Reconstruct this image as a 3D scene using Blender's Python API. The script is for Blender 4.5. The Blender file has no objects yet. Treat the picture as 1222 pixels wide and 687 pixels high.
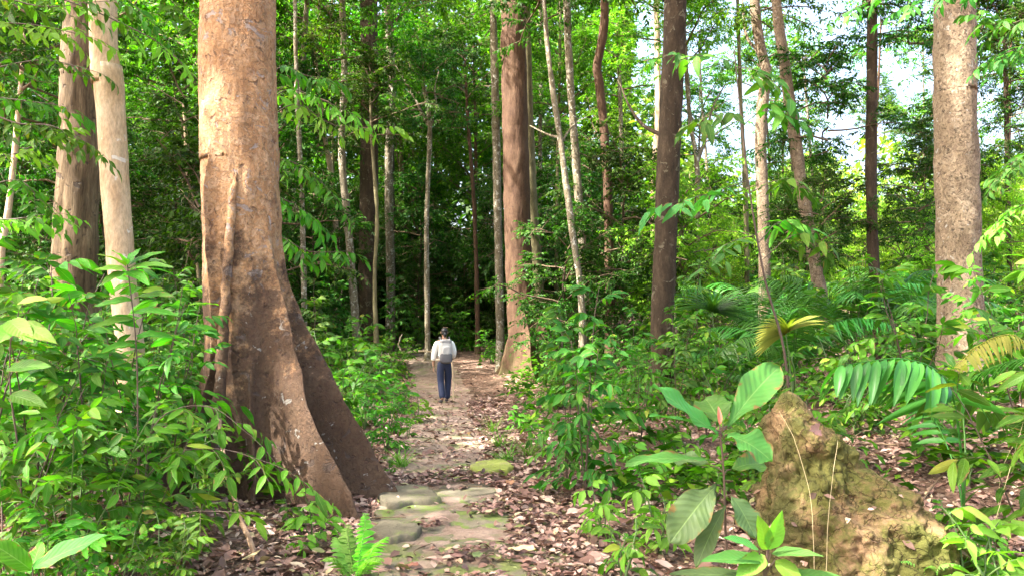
import bpy, math, random
import numpy as np
from mathutils import Vector

# ------------------------------------------------------------------ camera, world, sun, exposure
scene = bpy.context.scene
COL = scene.collection
F = 959.0; CAMH = 1.65; PITCH = math.atan(42 / F)
cam = bpy.data.cameras.new('camera'); cam.sensor_width = 36; cam.lens = 36 * F / 1222
cam.clip_start = 0.05; cam.clip_end = 2000
camo = bpy.data.objects.new('camera', cam); COL.objects.link(camo)
camo.location = (0, 0, CAMH); camo.rotation_euler = (math.pi / 2 + PITCH, 0, 0)
scene.camera = camo

SUN_EL = math.radians(56); SUN_AZ = math.radians(248)      # azimuth clockwise from +Y: from the left, a little behind the camera
w = bpy.data.worlds.new('World'); scene.world = w; w.use_nodes = True
nt = w.node_tree; bg = nt.nodes['Background']
sk = nt.nodes.new('ShaderNodeTexSky'); sk.sky_type = 'NISHITA'; sk.sun_disc = False
sk.sun_elevation = SUN_EL; sk.sun_rotation = SUN_AZ; sk.air_density = 1.0; sk.dust_density = 8.0; sk.ozone_density = .4
nt.links.new(sk.outputs[0], bg.inputs[0]); bg.inputs[1].default_value = 0.15
sl = bpy.data.lights.new('sun', 'SUN'); sl.energy = 4.4; sl.angle = math.radians(0.5); sl.color = (1, .96, .87)
so = bpy.data.objects.new('sun', sl); COL.objects.link(so)
d = Vector((math.sin(SUN_AZ) * math.cos(SUN_EL), math.cos(SUN_AZ) * math.cos(SUN_EL), math.sin(SUN_EL)))
so.rotation_euler = d.to_track_quat('Z', 'Y').to_euler()
scene.view_settings.view_transform = 'Standard'; scene.view_settings.look = 'None'
scene.view_settings.exposure = 2.88; scene.view_settings.gamma = 1; scene.view_settings.use_curve_mapping = False
scene.cycles.max_bounces = 7; scene.cycles.diffuse_bounces = 4; scene.cycles.glossy_bounces = 2
scene.cycles.transmission_bounces = 5; scene.cycles.transparent_max_bounces = 4
scene.cycles.use_denoising = True
scene.cycles.sample_clamp_indirect = 6; scene.cycles.caustics_reflective = False; scene.cycles.caustics_refractive = False

# ------------------------------------------------------------------ maths helpers
RNG = np.random.default_rng(7)

def nrm(a): return a / np.maximum(np.linalg.norm(a, axis=-1, keepdims=True), 1e-9)

def _hash(i, j, k):
    n = (i * 374761393 + j * 668265263 + k * 2147483647 + 1013904223) & 0xffffffff
    n = ((n ^ (n >> 13)) * 1274126177) & 0xffffffff
    return ((n ^ (n >> 16)) & 0xffff) / 65535.0

def vnoise(p):
    p = np.asarray(p, float); i = np.floor(p).astype(np.int64); f = p - i; f = f * f * (3 - 2 * f)
    out = 0
    for dx in (0, 1):
        for dy in (0, 1):
            for dz in (0, 1):
                wgt = (f[..., 0] if dx else 1 - f[..., 0]) * (f[..., 1] if dy else 1 - f[..., 1]) * (f[..., 2] if dz else 1 - f[..., 2])
                out = out + wgt * _hash(i[..., 0] + dx, i[..., 1] + dy, i[..., 2] + dz)
    return out * 2 - 1

def fbm(p, o=4):
    a, s, out = 1, 1, 0
    for _ in range(o):
        out = out + a * vnoise(np.asarray(p) * s + 17.3 * s); a *= .5; s *= 2.03
    return out

def P(x, y, Y):
    """point at depth Y (metres ahead) seen at photo pixel x, y"""
    u = (x - 611) / F; v = (343.5 - y) / F
    dy = math.cos(PITCH) - v * math.sin(PITCH); dz = math.sin(PITCH) + v * math.cos(PITCH)
    return np.array([u * Y / dy, Y, CAMH + dz * Y / dy])

def pathx(y): return -0.09 * y - 0.03 * np.maximum(0, np.asarray(y) - 19) ** 1.3 * .6

def ground(x, y):
    x = np.asarray(x, float); y = np.asarray(y, float)
    d = np.abs(x - pathx(y))
    side = np.clip((d - .7) / 1.2, 0, 1)
    h = .036 * np.clip(y - 17, 0, 60) + .035 * np.clip(x - 1.5, 0, 30) + .02 * np.clip(-x - 3, 0, 30)
    q = np.stack([x * .45, y * .45, np.zeros_like(x)], -1)
    h = h + side * (.14 * fbm(q, 3) + .05)
    h = h + .015 * vnoise(np.stack([x * 2.2, y * 2.2, np.zeros_like(x) + 5], -1))
    # bank behind the mound, rising to the right
    h = h + .55 * np.clip((x - 3.2) / 3, 0, 1) * np.clip((y - 5.5) / 3, 0, 1)
    return h

def gz(x, y): return float(ground(np.array([x]), np.array([y]))[0])

# ------------------------------------------------------------------ object helpers
def mesh_obj(name, V, Fc, mat, parent=None, uv=None, smooth=True):
    V = np.asarray(V, np.float32)
    me = bpy.data.meshes.new(name)
    Fc = np.asarray(Fc, np.int32); k = Fc.shape[1]
    me.vertices.add(len(V)); me.vertices.foreach_set('co', V.ravel())
    me.loops.add(Fc.size); me.loops.foreach_set('vertex_index', Fc.ravel())
    me.polygons.add(len(Fc)); me.polygons.foreach_set('loop_start', np.arange(0, Fc.size, k, dtype=np.int32))
    me.polygons.foreach_set('loop_total', np.full(len(Fc), k, np.int32))
    if smooth: me.polygons.foreach_set('use_smooth', np.ones(len(Fc), bool))
    if uv is not None:
        l = me.uv_layers.new(name='UVMap'); l.data.foreach_set('uv', np.asarray(uv, np.float32)[Fc.ravel()].ravel())
    me.update(calc_edges=True); me.validate()
    if mat: me.materials.append(mat)
    return link(name, me, parent)

def link(name, me, parent=None):
    o = bpy.data.objects.new(name, me); COL.objects.link(o)
    if parent: o.parent = parent
    return o

def thing(name, label, cat, loc, rz=0, group=None, scale=1.0):
    o = bpy.data.objects.new(name, None); COL.objects.link(o); o.empty_display_size = .2
    o.location = tuple(float(c) for c in loc); o.rotation_euler = (0, 0, rz); o.scale = (scale,) * 3
    return tag(o, label, cat, group)

def tag(o, label=None, cat=None, group=None, kind=None):
    if label: o['label'] = label
    if cat: o['category'] = cat
    if group: o['group'] = group
    if kind: o['kind'] = kind
    return o

# ------------------------------------------------------------------ materials
def mat_new(name):
    m = bpy.data.materials.new(name); m.use_nodes = True
    n = m.node_tree; b = n.nodes['Principled BSDF']; o = n.nodes['Material Output']
    return m, n, b, o

def N(n, t, **kw):
    x = n.nodes.new('ShaderNode' + t)
    for k, v in kw.items():
        if k.startswith('i_'): x.inputs[k[2:].replace('_', ' ')].default_value = v
        else: setattr(x, k, v)
    return x

def ramp(n, src, stops, interp='LINEAR'):
    r = n.nodes.new('ShaderNodeValToRGB'); e = r.color_ramp.elements; r.color_ramp.interpolation = interp
    while len(e) < len(stops): e.new(.5)
    for i, (p, c) in enumerate(stops):
        e[i].position = p; e[i].color = (*c, 1) if len(c) == 3 else c
    n.links.new(src, r.inputs[0]); return r.outputs[0]

def g3(v): return (v, v, v)

def math_(n, op, a, b=None, clamp=False):
    m = n.nodes.new('ShaderNodeMath'); m.operation = op; m.use_clamp = clamp
    for i, s in enumerate((a, b)):
        if s is None: continue
        if isinstance(s, (int, float)): m.inputs[i].default_value = s
        else: n.links.new(s, m.inputs[i])
    return m.outputs[0]

def mixc(n, f, a, b, mode='MIX'):
    m = n.nodes.new('ShaderNodeMix'); m.data_type = 'RGBA'; m.blend_type = mode
    for i, s in ((0, f), (6, a), (7, b)):
        if isinstance(s, (int, float)): m.inputs[i].default_value = s
        elif isinstance(s, tuple): m.inputs[i].default_value = (*s, 1)
        else: n.links.new(s, m.inputs[i])
    return m.outputs[2]

def noise(n, vec, scale, detail=4, rough=.6, dist=0):
    x = n.nodes.new('ShaderNodeTexNoise'); x.inputs['Scale'].default_value = scale; x.inputs['Detail'].default_value = detail
    x.inputs['Roughness'].default_value = rough; x.inputs['Distortion'].default_value = dist
    if vec is not None: n.links.new(vec, x.inputs['Vector'])
    return x.outputs['Fac']

def leaf_mat(name, stops, transl=.35, tcol=(1.25, 1.75, .35), rough=.52, veins=False, spec=.14):
    """green per leaf, jittered per plant; light passes through the blade"""
    m, n, b, o = mat_new(name)
    geo = N(n, 'NewGeometry'); oi = N(n, 'ObjectInfo')
    c = ramp(n, geo.outputs['Random Per Island'], stops)
    hsv = N(n, 'HueSaturation'); n.links.new(c, hsv.inputs['Color'])
    n.links.new(math_(n, 'ADD', math_(n, 'MULTIPLY', oi.outputs['Random'], .045), .468), hsv.inputs['Hue'])
    n.links.new(math_(n, 'ADD', math_(n, 'MULTIPLY', oi.outputs['Random'], .5), .75), hsv.inputs['Value'])
    col = hsv.outputs[0]
    if veins:
        uv = N(n, 'UVMap'); sx = N(n, 'SeparateXYZ'); n.links.new(uv.outputs[0], sx.inputs[0])
        du = math_(n, 'ABSOLUTE', math_(n, 'SUBTRACT', sx.outputs[0], .5))
        rib = math_(n, 'SUBTRACT', 1, math_(n, 'MULTIPLY', du, 34), True)
        s = math_(n, 'SINE', math_(n, 'MULTIPLY', math_(n, 'SUBTRACT', sx.outputs[1], math_(n, 'MULTIPLY', du, .42)), 66))
        side = math_(n, 'MULTIPLY', math_(n, 'SUBTRACT', s, .90, True), 7, True)
        v = math_(n, 'MAXIMUM', rib, math_(n, 'MULTIPLY', side, .28))
        tc = N(n, 'TexCoord'); blot = noise(n, tc.outputs['Object'], 22, 4)
        col = mixc(n, math_(n, 'MULTIPLY', math_(n, 'SUBTRACT', blot, .45, True), 1.1), col, (.10, .15, .03))
        spots = noise(n, tc.outputs['Object'], 75, 2)
        col = mixc(n, math_(n, 'MULTIPLY', math_(n, 'SUBTRACT', spots, .70, True), 9, True), col, (.10, .07, .025))
        eg = math_(n, 'ADD', math_(n, 'MULTIPLY', du, 1.0), math_(n, 'MULTIPLY', noise(n, tc.outputs['Object'], 14, 4), 1.1))
        col = mixc(n, math_(n, 'MULTIPLY', math_(n, 'SUBTRACT', eg, 1.03, True), 10, True), col, (.16, .10, .035))
        col = mixc(n, math_(n, 'MULTIPLY', v, .42), col, (.24, .36, .12))
        bp = N(n, 'Bump', i_Strength=.22, i_Distance=.004)
        n.links.new(math_(n, 'SUBTRACT', s, math_(n, 'MULTIPLY', rib, 2)), bp.inputs['Height'])
        n.links.new(bp.outputs[0], b.inputs['Normal'])
    n.links.new(col, b.inputs['Base Color']); b.inputs['Roughness'].default_value = rough
    b.inputs['Specular IOR Level'].default_value = spec
    t = N(n, 'BsdfTranslucent'); mx = N(n, 'MixShader', i_Fac=transl)
    tc2 = mixc(n, 1.0, col, tcol, 'MULTIPLY'); n.links.new(tc2, t.inputs[0])
    n.links.new(b.outputs[0], mx.inputs[1]); n.links.new(t.outputs[0], mx.inputs[2]); n.links.new(mx.outputs[0], o.inputs[0])
    return m

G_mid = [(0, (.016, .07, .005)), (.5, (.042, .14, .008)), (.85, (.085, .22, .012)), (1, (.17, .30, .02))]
G_dark = [(0, (.008, .036, .004)), (.6, (.02, .075, .007)), (1, (.05, .135, .010))]  # leaf green darkened to paint in the deep shade of the wood
G_bright = [(0, (.06, .17, .012)), (.5, (.13, .28, .02)), (1, (.24, .38, .035))]  # leaf green brightened, sunlight painted into the colour
G_near = [(0, (.018, .085, .008)), (.5, (.042, .17, .012)), (.93, (.075, .24, .015)), (.985, (.17, .31, .03)), (1, (.3, .27, .05))]
G_pale = [(0, (.10, .22, .05)), (1, (.26, .40, .08))]  # paler green: glare on the sunlit far leaves put into the colour
L_canopy = leaf_mat('canopy_leaf', G_mid, .42)
L_dark = leaf_mat('shade_tinted_leaf', G_dark, .32)
L_bright = leaf_mat('sun_tinted_leaf', G_bright, .45)
L_far = leaf_mat('far_sun_tinted_leaf', G_pale, .45)
L_near = leaf_mat('shrub_leaf', G_near, .38, veins=True, rough=.42)
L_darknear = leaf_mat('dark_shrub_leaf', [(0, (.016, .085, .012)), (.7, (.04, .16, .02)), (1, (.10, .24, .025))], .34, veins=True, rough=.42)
L_big = leaf_mat('broad_leaf', [(0, (.04, .16, .035)), (1, (.07, .22, .045))], .33, veins=True, rough=.42)
L_olive = leaf_mat('old_broad_leaf', [(0, (.07, .13, .055)), (1, (.09, .16, .06))], .3, veins=True, rough=.45)
L_lime = leaf_mat('young_leaf', [(0, (.12, .33, .04)), (1, (.19, .42, .06))], .42, veins=True)
L_fern = leaf_mat('fern_leaf', [(0, (.11, .29, .05)), (1, (.18, .40, .08))], .4)
L_palm = leaf_mat('palm_leaf', [(0, (.022, .11, .018)), (1, (.06, .22, .028))], .32, rough=.38, spec=.35)
L_yellow = leaf_mat('yellowing_palm_leaf', [(0, (.19, .24, .04)), (1, (.31, .33, .06))], .35)
L_grass = leaf_mat('grass_blade', [(0, (.07, .19, .03)), (1, (.16, .30, .05))], .35)
L_litter = leaf_mat('dead_leaf', [(0, (.05, .028, .018)), (.25, (.13, .072, .046)), (.5, (.23, .135, .092)), (.75, (.34, .225, .165)), (.93, (.50, .39, .30)), (.965, (.46, .38, .2)), (1, (.16, .2, .05))], .08, tcol=(1.2, 1, .7), rough=.55, spec=.5)

def bark(name, cols, patch=None, dark=None, scale=1.0, bump=.6, low=None, moss=0.0, vstretch=.35, crack=.5, rough=.85, flake=0, fs=12):
    """cols: ramp; patch: (colour, scale, threshold) flakes; dark: pits; low: (colour, height) stained foot"""
    m, n, b, o = mat_new(name)
    tc = N(n, 'TexCoord'); oi = N(n, 'ObjectInfo')
    off = N(n, 'VectorMath', operation='MULTIPLY_ADD')
    n.links.new(oi.outputs['Random'], off.inputs[0]); off.inputs[1].default_value = (37, 19, 53)
    n.links.new(tc.outputs['Object'], off.inputs[2]); v0 = off.outputs[0]
    mp = N(n, 'Mapping'); mp.inputs['Scale'].default_value = (1, 1, vstretch); n.links.new(v0, mp.inputs[0]); v = mp.outputs[0]
    c = ramp(n, noise(n, v, 7 * scale, 7, .68, .3), cols)
    fine = noise(n, v, 42 * scale, 5, .7)
    c = mixc(n, .75, c, ramp(n, fine, [(.3, g3(.48)), (.68, g3(1.18))]), 'MULTIPLY')
    h = math_(n, 'ADD', math_(n, 'MULTIPLY', noise(n, v, 16 * scale, 8, .72), 1.0), math_(n, 'MULTIPLY', fine, .35))
    if patch:
        for pc, ps, th in patch:
            pn = noise(n, v0, ps, 5, .62, 1.2)
            f = ramp(n, pn, [(th, g3(0)), (th + .03, g3(1))])
            c = mixc(n, math_(n, 'MULTIPLY', f, .85), c, pc); h = math_(n, 'SUBTRACT', h, math_(n, 'MULTIPLY', f, .35))
    if dark:
        dc, ds, th = dark
        pn = noise(n, v0, ds, 3, .5, .6)
        f = ramp(n, pn, [(th, g3(0)), (th + .05, g3(1))])
        c = mixc(n, math_(n, 'MULTIPLY', f, .8), c, dc); h = math_(n, 'SUBTRACT', h, math_(n, 'MULTIPLY', f, .6))
    if flake:
        for q, sc in ((1, fs), (.6, fs * 2.3)):
            fn = noise(n, v0, sc, 5, .55, 1.6)
            st = ramp(n, fn, [(.535, g3(0)), (.55, g3(1))]); ed = ramp(n, fn, [(.515, g3(0)), (.538, g3(1)), (.56, g3(0))])
            ed = math_(n, 'MULTIPLY', ed, ramp(n, noise(n, v0, sc * .8, 2), [(.45, g3(0)), (.58, g3(1))])); h = math_(n, 'ADD', h, math_(n, 'MULTIPLY', st, flake * q))
            c = mixc(n, math_(n, 'MULTIPLY', ed, .65 * q * min(1, flake * 2)), c, (.06, .035, .022))
            c = mixc(n, math_(n, 'MULTIPLY', st, .22 * q), c, (.55, .40, .27))
    sx = N(n, 'SeparateXYZ'); n.links.new(tc.outputs['Object'], sx.inputs[0])
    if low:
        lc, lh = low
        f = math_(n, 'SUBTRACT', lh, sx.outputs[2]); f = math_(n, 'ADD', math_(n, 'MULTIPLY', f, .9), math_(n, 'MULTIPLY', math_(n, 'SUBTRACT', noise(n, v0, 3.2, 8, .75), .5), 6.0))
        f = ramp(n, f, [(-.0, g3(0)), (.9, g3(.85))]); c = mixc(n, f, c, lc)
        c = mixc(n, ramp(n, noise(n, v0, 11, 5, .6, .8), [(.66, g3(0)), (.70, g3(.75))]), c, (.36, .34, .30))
    if moss:
        f = math_(n, 'ADD', math_(n, 'MULTIPLY', math_(n, 'SUBTRACT', 1.2, sx.outputs[2]), .25), math_(n, 'SUBTRACT', noise(n, v0, 5, 5, .65), .5))
        f = ramp(n, f, [(.12, g3(0)), (.45, g3(moss))]); c = mixc(n, f, c, (.09, .13, .03))
    n.links.new(c, b.inputs['Base Color']); b.inputs['Roughness'].default_value = rough; b.inputs['Specular IOR Level'].default_value = .25
    bp = N(n, 'Bump', i_Strength=bump, i_Distance=.03 / max(scale, .6)); n.links.new(h, bp.inputs['Height']); n.links.new(bp.outputs[0], b.inputs['Normal'])
    return m

B_red = bark('red_brown_bark', [(.3, (.24, .12, .055)), (.5, (.41, .23, .11)), (.7, (.53, .33, .18))],
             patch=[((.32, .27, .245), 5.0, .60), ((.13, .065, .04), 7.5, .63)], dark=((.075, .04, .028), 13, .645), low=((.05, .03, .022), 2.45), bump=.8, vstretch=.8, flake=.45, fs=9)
B_pale = bark('pale_smooth_bark', [(.3, (.42, .28, .16)), (.5, (.60, .44, .28)), (.7, (.70, .56, .39))],
              patch=[((.74, .70, .64), 3.5, .63), ((.38, .27, .18), 7, .70)], dark=((.12, .08, .06), 20, .76), bump=.28)
B_dapple = bark('furrowed_bark', [(.3, (.05, .032, .016)), (.5, (.135, .09, .048)), (.7, (.26, .19, .11))], vstretch=.14, scale=1.3, bump=1.0, dark=((.05, .035, .025), 9, .62))
B_brown = bark('brown_bark', [(.3, (.062, .031, .017)), (.5, (.10, .054, .031)), (.7, (.14, .083, .048))], patch=[((.06, .035, .02), 4, .64)], flake=0, bump=.5, moss=.35)
B_dark = bark('dark_bark', [(.3, (.026, .017, .009)), (.5, (.052, .034, .019)), (.7, (.095, .065, .038))], patch=[((.15, .13, .085), 5, .61)], scale=1.3, bump=.9)
B_mottle = bark('scaly_mottled_bark', [(.3, (.19, .13, .08)), (.5, (.32, .235, .15)), (.7, (.43, .34, .24))],
                patch=[((.105, .07, .045), 11, .55), ((.50, .47, .41), 7, .63)], dark=((.06, .042, .03), 24, .60), vstretch=.6, bump=.9, flake=.5, fs=11)
B_grey = bark('pale_lichened_bark', [(.3, (.11, .085, .05)), (.5, (.20, .165, .105)), (.7, (.32, .27, .19))], patch=[((.50, .47, .40), 8, .57), ((.10, .075, .045), 7, .58)], bump=.6, moss=.3)
B_green = bark('mossy_bark', [(.3, (.10, .085, .04)), (.5, (.17, .145, .07)), (.7, (.26, .22, .12))], bump=.6, moss=.7)
B_twig = bark('twig_bark', [(.3, (.09, .06, .035)), (.7, (.20, .14, .085))], bump=.3)

def plain(name, col, rough=.7, var=.15, scale=30):
    m, n, b, o = mat_new(name); tc = N(n, 'TexCoord')
    c = mixc(n, noise(n, tc.outputs['Object'], scale, 4), tuple(x * (1 - var) for x in col), tuple(min(1, x * (1 + var)) for x in col))
    n.links.new(c, b.inputs['Base Color']); b.inputs['Roughness'].default_value = rough
    return m
M_stem = plain('green_stem', (.07, .12, .03), .5)
M_brownstem = plain('brown_stem', (.075, .045, .03), .6)
M_straw = plain('dry_grass_stem', (.50, .40, .22), .6)

def ground_mat():
    m, n, b, o = mat_new('forest_floor'); tc = N(n, 'TexCoord'); v = tc.outputs['Object']
    vo = N(n, 'TexVoronoi', i_Scale=17.0); vo.inputs['Randomness'].default_value = 1; n.links.new(v, vo.inputs['Vector'])
    hs = N(n, 'SeparateColor'); n.links.new(vo.outputs['Color'], hs.inputs[0])
    c = ramp(n, hs.outputs[0], [(0, (.03, .017, .011)), (.35, (.08, .042, .027)), (.62, (.16, .09, .06)), (.85, (.27, .17, .125)), (1, (.40, .30, .23))])
    vo2 = N(n, 'TexVoronoi', i_Scale=41.0); n.links.new(v, vo2.inputs['Vector'])
    hs2 = N(n, 'SeparateColor'); n.links.new(vo2.outputs['Color'], hs2.inputs[0])
    c = mixc(n, .35, c, ramp(n, hs2.outputs[1], [(0, (.035, .022, .015)), (1, (.30, .19, .13))]))
    soil = noise(n, v, 1.4, 6, .65)
    c = mixc(n, ramp(n, soil, [(.46, g3(0)), (.60, g3(.75))]), c, (.055, .034, .02))
    n.links.new(c, b.inputs['Base Color']); b.inputs['Roughness'].default_value = .9; b.inputs['Specular IOR Level'].default_value = .2
    h = math_(n, 'ADD', hs.outputs[1], math_(n, 'MULTIPLY', noise(n, v, 25, 6, .7), 1.2))
    bp = N(n, 'Bump', i_Strength=.8, i_Distance=.03); n.links.new(h, bp.inputs['Height']); n.links.new(bp.outputs[0], b.inputs['Normal'])
    return m

def path_mat():
    m, n, b, o = mat_new('trodden_path'); tc = N(n, 'TexCoord'); v = tc.outputs['Object']
    c = ramp(n, noise(n, v, 3.5, 8, .7), [(.3, (.12, .075, .05)), (.5, (.22, .15, .11)), (.7, (.33, .24, .185))])
    c = mixc(n, .6, c, ramp(n, noise(n, v, 38, 6, .75), [(.3, g3(.5)), (.7, g3(1.3))]), 'MULTIPLY')
    mo = noise(n, v, 1.7, 5, .6)
    c = mixc(n, ramp(n, mo, [(.54, g3(0)), (.64, g3(.7))]), c, (.11, .14, .035))
    n.links.new(c, b.inputs['Base Color']); b.inputs['Roughness'].default_value = .85
    bp = N(n, 'Bump', i_Strength=.7, i_Distance=.02); n.links.new(noise(n, v, 22, 8, .75), bp.inputs['Height']); n.links.new(bp.outputs[0], b.inputs['Normal'])
    return m

def stone_mat(name, base, moss, mth):
    m, n, b, o = mat_new(name); tc = N(n, 'TexCoord'); v = tc.outputs['Object']; geo = N(n, 'NewGeometry')
    c = ramp(n, noise(n, v, 5, 8, .7), [(.3, tuple(x * .62 for x in base)), (.52, base), (.7, tuple(x * 1.25 for x in base))])
    c = mixc(n, .6, c, ramp(n, noise(n, v, 60, 6, .75), [(.3, g3(.6)), (.7, g3(1.2))]), 'MULTIPLY')
    mo = math_(n, 'ADD', noise(n, v, 4, 6, .68), math_(n, 'MULTIPLY', math_(n, 'SUBTRACT', noise(n, v, 50, 4, .7), .5), .25))
    c = mixc(n, ramp(n, mo, [(mth, g3(0)), (mth + .09, g3(.85))]), c, moss)
    n.links.new(c, b.inputs['Base Color']); b.inputs['Roughness'].default_value = .85; b.inputs['Specular IOR Level'].default_value = .3
    bp = N(n, 'Bump', i_Strength=.6, i_Distance=.02)
    n.links.new(math_(n, 'ADD', noise(n, v, 30, 8, .75), math_(n, 'MULTIPLY', mo, .8)), bp.inputs['Height']); n.links.new(bp.outputs[0], b.inputs['Normal'])
    return m

# ------------------------------------------------------------------ geometry builders
def tube(pts, rad, sides=8, cap=True):
    pts = np.asarray(pts, float); rad = np.broadcast_to(np.asarray(rad, float), (len(pts),))
    t = nrm(np.gradient(pts, axis=0)); ref = np.array([1., 0, 0]) if abs(t[0][0]) < .8 else np.array([0, 1., 0])
    a = nrm(np.cross(t, ref)); bb = np.cross(t, a)
    th = np.linspace(0, 2 * np.pi, sides, endpoint=False)
    V = pts[:, None] + rad[:, None, None] * (np.cos(th)[None, :, None] * a[:, None] + np.sin(th)[None, :, None] * bb[:, None])
    m = len(pts); V = V.reshape(-1, 3)
    i = np.arange(m - 1)[:, None] * sides; j = np.arange(sides)[None]; j2 = (j + 1) % sides
    Fc = np.stack([i + j, i + j2, i + sides + j2, i + sides + j], -1).reshape(-1, 4)
    return V, Fc

def merge(parts):
    Vs, Fs, o = [], [], 0
    for V, Fc in parts:
        Vs.append(V); Fs.append(Fc + o); o += len(V)
    return np.concatenate(Vs), np.concatenate(Fs)

def smooth_path(pts, k=6):
    """Catmull-Rom through pts"""
    p = np.asarray(pts, float); p = np.vstack([2 * p[0] - p[1], p, 2 * p[-1] - p[-2]]); out = []
    for i in range(1, len(p) - 2):
        for t in np.linspace(0, 1, k, endpoint=False):
            out.append(.5 * (2 * p[i] + (p[i + 1] - p[i - 1]) * t + (2 * p[i - 1] - 5 * p[i] + 4 * p[i + 1] - p[i + 2]) * t * t + (-p[i - 1] + 3 * p[i] - 3 * p[i + 1] + p[i + 2]) * t ** 3))
    out.append(p[-2]); return np.array(out)

# leaf templates: (across s, along t) grid with a width profile
def leaf_template(nt, na, shape='ellipse', tip=.12):
    ts = np.linspace(0, 1, nt)
    if shape == 'ellipse': wd = np.sin(np.pi * ts ** .9) ** .75 * (1 - .25 * ts)
    elif shape == 'obovate': wd = np.sin(np.pi * ts ** 1.45) ** .7
    elif shape == 'strap': wd = np.minimum(1, ts * 6) ** .6 * (1 - ts ** 3) ** .6
    elif shape == 'ovate': wd = np.sin(np.pi * ts ** .7) ** .8
    wd = np.maximum(wd / wd.max(), .03); wd[-1] = .01; wd[0] = .04
    ss = np.linspace(-1, 1, na)
    S, T = np.meshgrid(ss, ts); Wd = wd[:, None] * np.ones_like(S)
    i = np.arange(nt - 1)[:, None] * na; j = np.arange(na - 1)[None]
    Fc = np.stack([i + j, i + j + 1, i + na + j + 1, i + na + j], -1).reshape(-1, 4)
    return S.ravel(), T.ravel(), Wd.ravel(), Fc
T_LOW = (np.array([0, -1, 1, 0.]), np.array([0, .42, .42, 1.]), np.array([0, 1, 1, 0.]), np.array([[0, 2, 3, 1]]))
T_MID = leaf_template(5, 3); T_HI = leaf_template(9, 5); T_BIG = leaf_template(15, 9, 'obovate'); T_STRAP = leaf_template(7, 3, 'strap'); T_OV = leaf_template(8, 5, 'ovate')
T_BIGE = leaf_template(15, 9, 'ellipse')

def leaves(Bp, D, Nn, L, W, tmpl=T_LOW, droop=.25, fold=.25, wave=0.0, rng=RNG):
    """vectorised blades: base points, directions, normals, lengths, widths -> V, F, UV"""
    Bp = np.atleast_2d(Bp); n = len(Bp); D = nrm(np.atleast_2d(D)); Nn = np.atleast_2d(Nn)
    Nn = nrm(Nn - (Nn * D).sum(-1, keepdims=True) * D); S = np.cross(D, Nn)
    L = np.broadcast_to(L, (n,)); W = np.broadcast_to(W, (n,)); droop = np.broadcast_to(droop, (n,))
    s, t, wd, Fc = tmpl
    x = (s * wd)[None] * W[:, None] * .5
    y = t[None] * L[:, None]
    z = -droop[:, None] * L[:, None] * (t ** 2)[None] + fold * np.abs(x)
    if wave:
        ph = rng.random((n, 1)) * 6.28
        z = z + wave * W[:, None] * (np.sin(t[None] * 15 + ph + 2.2 * s[None]) * np.abs(s[None]) ** 1.5 + .8 * np.sin(t[None] * 5 + ph * 2) * .5)
        z = z + wave * L[:, None] * .25 * (s[None] * np.sin(t[None] * 3 + ph))
    V = Bp[:, None] + y[..., None] * D[:, None] + x[..., None] * S[:, None] + z[..., None] * Nn[:, None]
    k = len(s); FF = (Fc[None] + (np.arange(n) * k)[:, None, None]).reshape(-1, Fc.shape[1])
    UV = np.tile(np.stack([s * .5 + .5, t], -1), (n, 1))
    return V.reshape(-1, 3), FF, UV

def spray(B0, D0, L0, m, leafL, asp=.42, droop=.3, tmpl=T_LOW, rng=RNG, spread=.95, flat=.8, start=.15, wave=0, curve=.25, jit=.25, leafdroop=.25):
    """twigs (n) each with m alternate leaves in a loose plane. returns leaf (V,F,UV) and twig polylines"""
    B0 = np.atleast_2d(B0); n = len(B0); D0 = nrm(np.atleast_2d(D0)); L0 = np.broadcast_to(L0, (n,))
    up = np.array([0, 0, 1.]); side = np.cross(D0, up) + 1e-4; side = nrm(side)
    nn = nrm(np.cross(side, D0) + rng.normal(0, 1 - flat, (n, 3)))
    t = np.linspace(start, 1, m)[None] + rng.normal(0, .03, (n, m)); t = np.clip(t, 0, 1)
    pos = B0[:, None] + D0[:, None] * (L0[:, None] * t)[..., None] - up * (curve * L0[:, None] * t ** 2)[..., None]
    sg = np.where(np.arange(m) % 2, 1., -1.)[None, :, None]
    tan = nrm(D0[:, None] - up * (2 * curve * t)[..., None])
    ang = spread * (1 - .75 * t ** 3)[..., None]
    dr = tan * (1 - ang * .55) + sg * side[:, None] * ang - up * droop + rng.normal(0, jit, (n, m, 3))
    no = nn[:, None] + rng.normal(0, jit * 1.2, (n, m, 3))
    LL = leafL * (1 - .35 * np.abs(t - .55)) * rng.uniform(.65, 1.2, (n, m))
    V, Fc, UV = leaves(pos.reshape(-1, 3), dr.reshape(-1, 3), no.reshape(-1, 3), LL.ravel(), LL.ravel() * asp * rng.uniform(.85, 1.15, n * m), tmpl,
                       droop=leafdroop, wave=wave, rng=rng)
    tt = np.linspace(0, 1, 4)[None]
    tw = B0[:, None] + D0[:, None] * (L0[:, None] * tt)[..., None] - up * (curve * L0[:, None] * tt ** 2)[..., None]
    return (V, Fc, UV), tw

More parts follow.
